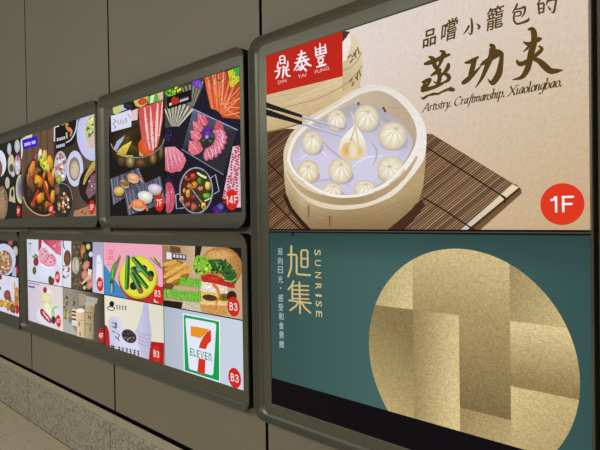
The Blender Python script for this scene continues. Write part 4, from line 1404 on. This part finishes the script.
for x0, y0, n in ((57.2, 140, 5), (56.8, 147, 5)):
    for k in range(n):
        A.poly([(x0 + 1.75 * k, y0 - 1.6 - .45 * k), (x0 + 1.75 * k + 1.3, y0 - 2 - .45 * k), (x0 + 1.75 * k + 1.3, y0 + 1 - .45 * k), (x0 + 1.75 * k, y0 + 1.4 - .45 * k)], (196, 200, 214))
A.stroke([(54.8, 141, 1.4), (54.8, 127.5, 1.4), (59, 126, 1.4)], (206, 206, 226), smooth=False)
A.badge(92.2, 207.4, 0.042, '3F')
A.build()

# ================================================================== eight-picture display, lower middle
low = display('framed display of eight square adverts in two rows, two dessert adverts at its left', (-4.342, -1.701, 0.699, 1.445), (-4.268, -1.771, 0.775, 1.382))
RW = 1.0745
CX = [-4.2672, -3.628, -3.037, -2.391, -1.7718]
g = 0.0026


def cell(i, row, label, mat='plain'):
    z0, z1 = (RW + g, 1.3812) if row == 0 else (0.7758, RW - g)
    return Advert(low, (CX[i] + (g if i else 0), CX[i + 1] - (g if i < 3 else 0), z0, z1), label, mat)


p = zz(0, 235, 9)
A = cell(0, 0, 'white advert of a pink ice cream dessert with strawberries')
A.back(lambda X, Z: mixc((206, 212, 222), (228, 228, 242), (X + 4.26) / .5), 3, 1)
A.poly(p((345, 30), (378, 30), (372, 110), (345, 155)), (176, 50, 60))
A.poly(p((372, 30), (550, 30), (550, 190), (500, 160), (450, 112), (400, 70)), lambda x, y: mixc((176, 44, 56), (226, 120, 144), (x - 48) / 14))
A.scatter(14, (*p((515, 110))[0], 4, 7), 1.3, [(232, 150, 172), (196, 70, 90)], 2)
A.sub('pictured_dessert', 'pink ice cream in a white bowl', 'plain')
A.ell(*p((425, 330))[0], 14, 12, (226, 230, 246), (206, 212, 236))
A.ell(*p((395, 190))[0], 5.2, 8.4, (240, 186, 198), (222, 150, 168))
A.ell(*p((445, 232))[0], 7, 7.4, (238, 180, 192), (222, 146, 162))
for x, y in ((380, 175), (405, 150), (428, 212), (455, 242), (470, 205), (440, 190), (412, 235), (468, 180), (488, 228)):
    A.ell(*p((x, y))[0], .7, .9, (136, 60, 80))
A.stroke([a + (1.4,) for a in p((360, 255), (400, 282), (440, 295), (480, 288))], (250, 244, 250))
A.scatter(14, (*p((318, 195))[0], 2.2, 2.6), 1.4, [(76, 120, 46), (110, 150, 60), (60, 90, 40)], 1)
A.ell(*p((325, 240))[0], 2.6, 4.4, (176, 50, 50), (130, 30, 36))
A.ell(*p((310, 320))[0], 1.9, 4, (120, 112, 60), (84, 76, 40))
A.ell(*p((470, 415))[0], 2.4, 3.6, (196, 50, 56), (150, 30, 40))
A.ell(*p((452, 405))[0], 1.8, 4.4, (60, 96, 50), (44, 70, 40))
A.poly(p((255, 72), (285, 72), (285, 86), (255, 84)), (110, 126, 166))
A.poly(p((265, 100), (280, 100), (280, 190), (268, 186)), (190, 196, 208))
A.badge(57.6, 277, 0.041, '4F')
A.build()

p = zz(0, 275, 9)
A = cell(0, 1, 'beige advert of a tall cream cake with strawberries on a plate')
A.back(lambda X, Z: mixc((206, 196, 214), (226, 214, 210), (X + 4.26) / .5), 3, 1)
A.poly(p((258, 66), (358, 88), (358, 94), (258, 73)), (126, 110, 110))
A.poly(p((255, 94), (314, 104), (314, 120), (255, 110)), (100, 90, 164))
A.sub('pictured_cake', 'stacked cream cake with strawberries', 'plain')
A.ell(*p((440, 355))[0], 12.6, 10.6, (232, 236, 246), (214, 220, 236))
A.ell(*p((435, 168))[0], 3.6, 5, (240, 240, 246), (222, 222, 234))
for y, c in ((265, (236, 230, 180)), (235, (240, 236, 200)), (200, (238, 232, 180))):
    A.ell(*p((422, y))[0], 5.2, 4.6, c, tuple(v * .92 for v in c))
A.stroke([a + (.8,) for a in p((380, 238), (420, 252), (462, 246))], (206, 190, 120))
A.stroke([a + (4.5,) for a in p((425, 270), (430, 330))], (236, 236, 200))
A.ell(*p((405, 135))[0], 1.9, 3, (190, 54, 66), (150, 34, 50))
for x, y, rx, ry, r_ in ((385, 340, 2.4, 4.4, -20), (405, 365, 2.2, 5, -20), (425, 385, 2.4, 4.6, -24), (442, 400, 1.8, 4, -20)):
    A.ell(*p((x, y))[0], rx, ry, (196, 70, 76), (158, 40, 50), rot=r_)
for x, y in ((395, 345), (415, 375), (433, 392)):
    A.ell(*p((x, y))[0], .6, 2.6, (244, 206, 206), rot=-20)
A.stroke([a + (2.0,) for a in p((470, 325), (485, 295), (515, 290))], (150, 206, 110))
A.ell(*p((478, 350))[0], 1.8, 4, (216, 216, 150), (170, 190, 110))
A.ell(*p((482, 405))[0], 2.4, 4, (70, 44, 44), (96, 60, 60))
A.badge(58.4, 321, 0.041, '4F')
A.build()

p = zz(58, 238, 7.5)
A = cell(1, 0, 'advert of four narrow strips, brown egg, fish, salmon and a white bottle')
A.back((220, 222, 236), 1, 1)
A.stroke([a + (1.0,) for a in p((40, 20), (40, 60), (52, 80))], (70, 66, 80))
A.ell(*p((70, 150))[0], 3.6, 8, (136, 92, 60), (104, 66, 46))
A.scatter(26, (*p((58, 250))[0], 4.2, 7), 1.3, [(130, 44, 54), (176, 110, 96), (90, 34, 42), (196, 160, 140)], 2)
A.poly(p((100, 0), (182, 0), (182, 420), (98, 400)), (92, 78, 60))
A.scatter(90, (*p((140, 210))[0], 5.2, 27), 1.2, [(120, 96, 60), (70, 60, 50), (160, 130, 80), (46, 42, 40), (120, 110, 96)], 5)
A.ell(*p((134, 205))[0], 3.8, 8.4, (214, 212, 196), (172, 168, 150))
A.stroke([a + (1.0,) for a in p((132, 150), (128, 200), (136, 250))], (150, 140, 110))
A.poly(p((182, 0), (264, 0), (264, 430), (180, 410)), (40, 32, 32))
A.ell(*p((190, 100))[0], 2.6, 7, (206, 150, 90), (160, 104, 60))
A.ell(*p((228, 65))[0], 2.1, 3, (214, 206, 150), (190, 180, 120))
A.ell(*p((248, 122))[0], 2, 2.8, (226, 222, 236), (206, 200, 216))
A.ell(*p((208, 140))[0], 2.6, 5, (66, 92, 60), (50, 60, 46))
for x, y, r_ in ((212, 205, 25), (202, 275, 10), (240, 300, 40), (242, 350, 30)):
    A.ell(*p((x, y))[0], 3.3, 5, (222, 160, 140), (186, 116, 100), rot=r_)
A.poly(p((228, 230), (258, 240), (250, 290), (226, 280)), (232, 214, 216))
A.stroke([a + (2.2,) for a in p((185, 340), (215, 310), (245, 280))], (206, 196, 160))
A.ell(*p((200, 372))[0], 1.6, 2, (190, 196, 120))
A.poly(p((262, 0), (356, 0), (356, 440), (262, 430)), lambda x, y: mixc((160, 160, 186), (206, 208, 228), (y - 240) / 45))
A.poly(p((292, 150), (298, 128), (314, 128), (322, 150), (334, 190), (334, 330), (286, 320)), (228, 232, 250))
A.stroke([a + (.8,) for a in p((290, 190), (310, 186), (332, 192))], (190, 196, 220))
A.badge(100.2, 284.2, 0.042, '4F')
A.build()

p = zz(58, 285, 7.5)
A = cell(1, 1, 'dim brown advert of two beige paper cups')
A.back(lambda X, Z: mixc((150, 144, 130), (62, 52, 44), (X + 3.45) / .42), 5, 2)
A.scatter(60, (*p((90, 170))[0], 7.5, 13), 1.7, [(120, 104, 56), (150, 150, 150), (176, 160, 90), (84, 70, 44), (130, 140, 130)], 4)
A.poly(p((30, 250), (60, 260), (110, 310), (150, 380), (30, 350)), (178, 176, 172))
A.poly(p((155, 60), (205, 70), (205, 150), (160, 160)), (166, 150, 130))
A.poly(p((205, 80), (300, 100), (290, 140), (210, 130)), (176, 170, 158))
A.sub('pictured_cups', 'two beige takeaway cups', 'plain')
A.poly(p((104, 180), (145, 186), (148, 310), (104, 300)), (226, 216, 206))
for y in (190, 216, 246):
    A.poly(p((104, y), (136, y + 6), (136, y + 22), (104, y + 14)), (130, 40, 40))
A.poly(p((136, 192), (200, 196), (200, 396), (146, 384)), lambda x, y: mixc((226, 204, 168), (206, 180, 140), (x - 77) / 8))
A.ell(*p((168, 192))[0], 4.3, 2.2, (250, 246, 236), (240, 230, 210))
A.poly(p((206, 148), (274, 158), (266, 408), (206, 396)), lambda x, y: mixc((196, 176, 140), (156, 136, 104), (x - 85) / 8))
A.poly(p((204, 128), (278, 138), (276, 160), (206, 150)), (186, 176, 160))
for x, y, h_ in ((228, 225, 26), (244, 232, 22), (160, 280, 24), (166, 355, 22), (242, 318, 26), (272, 220, 60)):
    A.stroke([a + (1.0,) for a in p((x, y), (x + 1, y + h_))], (84, 66, 50), smooth=False)
A.stroke([a + (.7,) for a in p((206, 205), (270, 212))], (120, 100, 76), smooth=False)
A.stroke([a + (.7,) for a in p((206, 290), (268, 300))], (110, 92, 70), smooth=False)
A.stroke([a + (.7,) for a in p((148, 262), (200, 268))], (176, 150, 116), smooth=False)
A.badge(101.2, 335.6, 0.042, '4F', (180, 34, 26))
A.build()

p = zz(100, 240, 6.92)
A = cell(2, 0, 'pink advert of green chillies and okra on a yellow plate')
A.back((238, 166, 188), 1, 1)
A.poly(p((20, 160), (40, 182), (110, 285), (190, 400), (190, 430), (20, 420)), (66, 134, 190))
A.poly(p((195, 370), (440, 320), (450, 450), (180, 420)), (198, 42, 38))
A.sub('pictured_plate', 'yellow plate of cut okra', 'plain')
A.ell(*p((264, 272))[0], 19.6, 22, (190, 40, 36), (170, 50, 40), rot=-8)
A.ell(*p((264, 258))[0], 19, 21.4, (214, 196, 40), (196, 190, 50), rot=-8)
A.ell(*p((262, 254))[0], 17.8, 20, (232, 232, 72), (220, 222, 64), rot=-8)
for x, y in ((302, 202), (232, 318), (240, 210), (350, 240)):
    A.ell(*p((x, y))[0], 3.6, 4.2, (56, 36, 36), (36, 26, 28))


def okra(a, b, w_, end=False):
    (x0, y0), (x1, y1) = p(a, b)
    A.stroke([(x0, y0, w_ * .8), ((x0 + x1) / 2, (y0 + y1) / 2, w_), (x1, y1, w_ * .9)], (50, 106, 44))
    A.stroke([(x0 - w_ * .18, y0, w_ * .25), (x1 - w_ * .22, y1, w_ * .25)], (112, 176, 78), smooth=False)
    A.stroke([(x0 + w_ * .25, y0, w_ * .2), (x1 + w_ * .25, y1, w_ * .2)], (30, 70, 34), smooth=False)
    if end:
        A.ell(x1, y1, w_ * .46, w_ * .5, (166, 110, 80), (120, 84, 52))


okra((194, 118), (186, 330), 4.8)
okra((232, 130), (350, 268), 5.6, True)
okra((222, 200), (322, 325), 4.6)
okra((226, 236), (282, 352), 6.0, True)
A.ell(*p((266, 205))[0], 2.2, 3.6, (160, 196, 190), (60, 110, 80), rot=-35)
A.sub('pictured_chilli', 'single long green chilli', 'plain')
A.stroke([(x + .9, y + .5, w_) for x, y, w_ in [(120.4, 255.5, .6), (116, 264.5, 3.4), (112.6, 275, 3.8), (112, 281, 2)]], (196, 90, 110))
A.stroke([a for a in zz(100, 240, 6.92)((138, 104, 5), (124, 140, 12), (100, 180, 27), (88, 240, 34), (82, 290, 24))], (64, 140, 56))
A.stroke([a for a in zz(100, 240, 6.92)((110, 165, 5), (92, 200, 10), (84, 260, 10))], (120, 190, 96))
A.stroke([a for a in zz(100, 240, 6.92)((82, 290, 26), (84, 310, 24))], (44, 90, 44), smooth=False)
A.stroke([a for a in zz(100, 240, 6.92)((82, 305, 10), (80, 360, 7))], (170, 196, 110), smooth=False)
A.stroke([a for a in zz(100, 240, 6.92)((92, 300, 6), (96, 365, 5))], (36, 70, 110), smooth=False)
A.sub('pictured_okra', 'cut okra half at the upper right')
A.stroke([a for a in zz(100, 240, 6.92)((345, 120, 4), (385, 160, 6), (430, 196, 8))], (60, 66, 56))
A.poly(p((360, 88), (385, 110), (425, 165), (428, 190), (385, 150), (366, 120)), (206, 204, 150))
A.poly(p((368, 110), (420, 168), (420, 184), (376, 138)), (84, 130, 64))
A.sub('name_mark', 'pale red round mark with small characters')
X, Z = W(*p((74, 100))[0])
A.stroke([p((74 + 30 * math.cos(k * math.tau / 20), 98 + 66 * math.sin(k * math.tau / 20), 3))[0] for k in range(21)], (236, 130, 146), cap=False)
for y in (76, 96, 118):
    for x in (66, 82):
        A.stroke([a + (.8,) for a in p((x - 5, y - 5), (x + 5, y - 4), (x, y + 8))], (218, 92, 84), smooth=False)
A.stroke([a + (.8,) for a in p((56, 130), (92, 134))], (218, 92, 84), smooth=False)
A.stroke([a + (.7,) for a in p((52, 166), (76, 172))], (218, 110, 110), smooth=False)
A.sub('pictured_tag')
A.poly(p((374, 406), (404, 412), (404, 436), (374, 428)), (236, 220, 216))
A.badge(157.6, 293.6, 0.043, 'B3')
A.build()

p = zz(100, 293, 6.25)
A = cell(2, 1, 'cream advert of white drink cups with tapioca pearls')
A.back(lambda X, Z: mixc((232, 226, 206), (222, 220, 200), (X + 3.03) / .6), 2, 1)
A.poly(p((20, 198), (44, 204), (60, 250), (66, 350), (20, 340)), (176, 34, 36))
A.poly(p((312, 302), (400, 312), (400, 460), (300, 430)), (170, 28, 30))
A.sub('pictured_cups', 'white cups with a dark mouthful of pearls', 'plain')
A.poly(p((270, 70), (276, 62), (298, 64), (304, 76), (310, 160), (322, 262), (304, 420), (214, 390), (206, 300), (236, 200), (262, 120)), lambda x, y: mixc((206, 204, 232), (184, 180, 212), (x - 135) / 16))
A.ell(*p((286, 98))[0], 3.3, 1.4, (176, 172, 204), (196, 194, 222))
for k in range(4):
    A.stroke([a + (.8,) for a in p((222, 232 + 22 * k), (262, 256 + 22 * k), (318, 268 + 22 * k))], (166, 160, 192))
A.poly(p((52, 168), (70, 150), (108, 146), (130, 164), (146, 230), (146, 380), (64, 350)), lambda x, y: mixc((196, 196, 222), (216, 216, 238), (x - 108) / 12))
A.poly(p((128, 250), (236, 300), (262, 420), (140, 380)), (216, 216, 236))
A.ell(*p((182, 270))[0], 9.6, 7.4, (236, 236, 246), (216, 214, 232), rot=38)
A.ell(*p((182, 270))[0], 8.2, 6.1, (46, 40, 42), (70, 62, 64), rot=38)
A.scatter(44, (*p((182, 270))[0], 5.6, 5.2), .9, [(24, 20, 24), (180, 170, 168), (96, 84, 80), (30, 26, 28)], 4)
for pts in (((78, 185), (90, 192)), ((76, 210), (92, 214)), ((98, 180), (96, 224)), ((104, 190), (104, 216)), ((78, 238), (96, 246)), ((106, 250), (122, 262), (112, 288)), ((96, 270), (120, 296))):
    A.stroke([a + (.9,) for a in p(*pts)], (70, 68, 84), smooth=False)
for k in range(9):
    x = 72 + 6 * k if k < 3 else 118 + 24 * (k - 3)
    y = 328 + 0.20 * (x - 72)
    for dx_, dy_ in ((0, 2), (0, 14), (2, 26)):
        A.stroke([a + (.7,) for a in p((x - 5 + dx_, y + dy_), (x + 10 - dx_, y + dy_ + 3))], (52, 50, 62), smooth=False)
    A.stroke([a + (.9,) for a in p((x + (4 if k % 2 else 0), y - 2), (x + (2 if k % 2 else 6), y + 32))], (52, 50, 62), smooth=False)
A.sub('name_mark', 'black round mark with small grey characters')
A.ell(*p((75, 68))[0], 2.5, 2.9, (30, 28, 30))
A.stroke([a + (1.0,) for a in p((46, 92), (62, 84), (86, 88), (92, 100))], (40, 38, 40))
A.stroke([a + (.8,) for a in p((50, 100), (66, 108), (88, 106))], (60, 58, 58))
for k in range(4):
    x = 106 + 18 * k
    for dx_, dy_ in ((0, 78), (0, 88), (0, 98)):
        A.stroke([a + (.55,) for a in p((x - 4, dy_ + 2 * k), (x + 7, dy_ + 1 + 2 * k))], (96, 92, 90), smooth=False)
    A.stroke([a + (.6,) for a in p((x + 1, 72 + 2 * k), (x + 1, 102 + 2 * k))], (96, 92, 90), smooth=False)
A.badge(156.6, 353.9, 0.043, 'B3')
A.build()

p = zz(160, 244, 5.92)
A = cell(3, 0, 'advert of a burger and chips with bright green writing')
A.back((196, 166, 128), 1, 1)
A.poly(p((20, 10), (218, 10), (205, 180), (20, 120)), lambda x, y: mixc((150, 112, 76), (204, 178, 144), (x - 163) / 30))
A.poly(p((60, 10), (120, 20), (124, 54), (60, 50)), (104, 72, 46))
A.poly(p((208, 10), (250, 10), (236, 70), (205, 100)), (34, 26, 24))
A.poly(p((380, 5), (500, 5), (500, 170), (440, 100)), (28, 24, 24))
A.sub('pictured_chips', 'heap of golden chips')
A.ell(*p((85, 170))[0], 15, 13, (196, 136, 60), (150, 96, 44))
for k, (a, b) in enumerate((((30, 120), (90, 105)), ((40, 150), (110, 115)), ((60, 170), (150, 120)), ((30, 190), (80, 160)), ((100, 190), (165, 140)), ((50, 220), (110, 190)), ((120, 170), (180, 160)))):
    A.stroke([p(a + (24,))[0], p(b + (22,))[0]], [(222, 172, 80), (208, 152, 64), (228, 186, 100)][k % 3], smooth=False)
A.poly(p((10, 230), (90, 240), (70, 270), (10, 275)), (120, 70, 36))
A.poly(p((10, 330), (135, 345), (125, 400), (10, 390)), (34, 28, 26))
A.poly(p((135, 340), (250, 350), (250, 440), (125, 400)), (206, 192, 168))
A.sub('pictured_burger', 'tall burger with lettuce, tomato, egg and cheese')
A.ell(*p((360, 140))[0], 21.5, 21, (212, 160, 96), (172, 116, 62), hy=-.3)
A.ell(*p((350, 70))[0], 14, 6, (222, 176, 112), (206, 152, 90))
A.poly(p((240, 190), (300, 176), (440, 230), (446, 262), (400, 256), (250, 226)), (190, 44, 32))
A.ell(*p((320, 205))[0], 8, 3.6, (214, 64, 44), (180, 38, 28), rot=12)
A.poly(p((236, 220), (330, 236), (400, 254), (398, 292), (300, 290), (242, 276)), (232, 222, 206))
A.ell(*p((285, 256))[0], 6.6, 4, (246, 240, 230), (226, 212, 190))
A.ell(*p((360, 270))[0], 5.6, 3.4, (240, 232, 222), (216, 200, 176))
A.poly(p((240, 276), (330, 288), (400, 296), (440, 280), (436, 350), (250, 346)), (226, 196, 110))
A.ell(*p((295, 318))[0], 7.6, 3.2, (70, 42, 26), (96, 60, 32), rot=8)
A.ell(*p((380, 316))[0], 5.4, 4, (96, 70, 30), (150, 120, 50))
A.poly(p((240, 338), (340, 352), (420, 352), (415, 400), (370, 425), (320, 420), (250, 395), (236, 370)), (206, 150, 84))
A.poly(p((240, 338), (420, 352), (416, 368), (240, 356)), (236, 206, 140))
A.stroke([a for a in zz(160, 244, 5.92)((318, 240, 20), (342, 270, 16), (350, 310, 10), (334, 350, 9), (330, 390, 6))], (222, 120, 44))
A.ell(*p((425, 310))[0], 5, 5.6, (40, 24, 22), (70, 40, 30))
A.sub('pictured_lettuce', 'frilly green lettuce')
A.poly(p((200, 90), (222, 66), (240, 70), (300, 85), (340, 100), (330, 150), (290, 160), (260, 180), (215, 178), (196, 140)), (136, 190, 56))
A.scatter(30, (*p((258, 125))[0], 9.5, 8), 1.8, [(166, 214, 84), (104, 160, 40), (190, 226, 110), (86, 140, 36)], 2)
A.poly(p((280, 95), (360, 88), (420, 120), (456, 180), (450, 236), (400, 226), (370, 180), (320, 160)), (52, 96, 42))
A.scatter(44, (*p((370, 150))[0], 12, 9.5), 1.8, [(34, 66, 32), (84, 140, 58), (120, 170, 80), (28, 52, 28), (66, 116, 52)], 3)
A.stroke([a + (1.2,) for a in p((385, 215), (425, 222), (450, 205))], (140, 190, 100))
A.scatter(8, (*p((230, 158))[0], 3.6, 2), 1.4, [(30, 40, 24), (60, 90, 30)], 5)
A.sub('name_panel', 'dark strip with a white square and four white characters')
A.poly(p((74, 54), (156, 64), (156, 96), (74, 90)), (58, 58, 66))
A.poly(p((40, 48), (69, 52), (69, 90), (40, 88)), (222, 226, 240))
for k in range(4):
    A.poly(p((80 + 19 * k, 60 + 2.2 * k), (92 + 19 * k, 61 + 2.2 * k), (92 + 19 * k, 80 + 2.2 * k), (80 + 19 * k, 79 + 2.2 * k)), (214, 216, 226))
GR, DKG = (104, 216, 48), (22, 58, 14)
LINES = (('upper of the two bright green lines of characters', (('來', 179.4, 285.6, 6.9), ('樂', 187.2, 286.6, 6.9), ('得', 194.6, 287.6, 6.9)), 9.2),
         ('lower of the two bright green lines of characters', (('記', 164.6, 298.4, 6.0), ('得', 171.2, 299.0, 6.6), ('穿', 178.2, 300.0, 6.6), ('短', 185.2, 300.8, 6.6), ('褲', 192.2, 301.6, 6.6), ('!', 199.4, 300.6, 1.6)), 10.2))
for lab, chars, hh in LINES:
    A.sub('lettering', lab)
    for col, bo in ((DKG, 0.055), (GR, 0.02)):
        if hh < 10:
            for k in range(3):
                A.ell(173.5 + 1.9 * k, 284.8 + .3 * k, .9 if col == DKG else .55, .9 if col == DKG else .55, col)
        for ch, x0, y0, w_ in chars:
            A.text(ch, (x0, y0), (x0 + w_, y0 + .9), hh, col, bold=bo, box_=True)
A.badge(233.9, 306.6, 0.0425, 'B3')
A.build()

p = zz(160, 308, 5.23)
A = cell(3, 1, 'pale grey advert with a green framed 7 ELEVEn sign')
A.back(lambda X, Z: mixc((176, 184, 200), (202, 210, 226), (X + 2.39) / .5), 4, 2)
A.sub('shop_sign', 'green square sign with an orange and red numeral 7')
A.poly(p((119, 27), (315, 65), (315, 389), (125, 330)), (232, 240, 246))
A.poly(p((124, 35), (309, 71), (310, 382), (130, 326)), (10, 158, 78))
A.poly(p((140, 52), (286, 79), (292, 84), (294, 92), (279, 342), (276, 350), (270, 352), (160, 322), (154, 318), (151, 310), (133, 62), (134, 54)), (226, 232, 246))
A.poly(p((160, 93), (262, 112), (245, 126), (226, 146), (210, 158), (160, 145)), (232, 146, 36))
A.poly(p((267, 114), (268, 172), (250, 190), (240, 216), (203, 209), (211, 180), (226, 150), (246, 126)), (214, 54, 30))
A.poly(p((202, 262), (238, 271), (235, 346), (195, 336)), (212, 46, 30))
e0, e1 = p((156, 250), (271, 278))
A.block_word('ELEVEn', p((157, 247))[0], p((271, 276))[0], 7.4, (20, 140, 76))
A.badge(234.7, 378.0, 0.0435, 'B3')
A.build()

# ================================================================== display cut by the left picture edge
cut = display('framed display cut off at the lower left edge, with a bowl of food on black', (-5.102, -4.361, 0.692, 1.434), (-5.022, -4.461, 0.776, 1.362))
ZR = W(10, 276)[1]
A = Advert(cut, (-5.02, -4.462, ZR + .003, 1.361), 'dark advert with a white bowl of nuts and grains')
A.back((34, 30, 34), 1, 1)
p = zz(0, 235, 9)
A.ell(*p((95, 60))[0], 2.6, 4.2, (190, 110, 130), (140, 60, 84))
A.ell(*p((138, 145))[0], 2.6, 5, (214, 206, 196), (170, 160, 140))
A.ell(*p((30, 225))[0], 12.4, 16.4, (216, 218, 240), (196, 200, 228))
A.ell(*p((38, 245))[0], 8, 12, (178, 136, 106), (150, 106, 82))
A.scatter(60, (*p((38, 245))[0], 6.6, 11), 1.4, [(206, 176, 140), (130, 84, 60), (190, 120, 96), (226, 206, 170), (110, 90, 50)], 2)
A.ell(*p((150, 320))[0], 1.6, 5, (196, 40, 40), (150, 30, 36))
A.poly(p((110, 300), (146, 290), (146, 400), (110, 390)), (170, 176, 206))
A.build()
A = Advert(cut, (-5.02, -4.462, .777, ZR - .003), 'pale advert with small fried snacks')
A.back((216, 212, 228), 1, 1)
p = zz(0, 275, 9)
A.ell(*p((0, 20))[0], 2, 2.6, (110, 50, 60))
for x, y, rx, ry, c in ((65, 180, 3.4, 5, (150, 84, 60)), (12, 255, 2.2, 4, (216, 150, 60)), (48, 258, 2.2, 4, (224, 190, 80)), (75, 285, 1.8, 4.4, (206, 130, 60)), (104, 265, 2.6, 4.2, (216, 170, 70)), (112, 300, 2.6, 4.4, (130, 96, 50)),
                        (150, 180, 2.4, 8, (206, 150, 80)), (148, 250, 2, 7, (196, 120, 60)), (88, 215, 1.6, 3, (120, 84, 70)), (155, 310, 1.9, 4.6, (200, 40, 34)), (128, 330, 1.2, 2, (170, 40, 50)), (2, 120, 1, 1.6, (120, 60, 140))):
    A.ell(*p((x, y))[0], rx, ry, tuple(min(255, v * 1.1) for v in c), tuple(v * .8 for v in c))
A.stroke([a + (1.6,) for a in p((130, 70), (132, 130))], (206, 160, 100), smooth=False)
A.build()
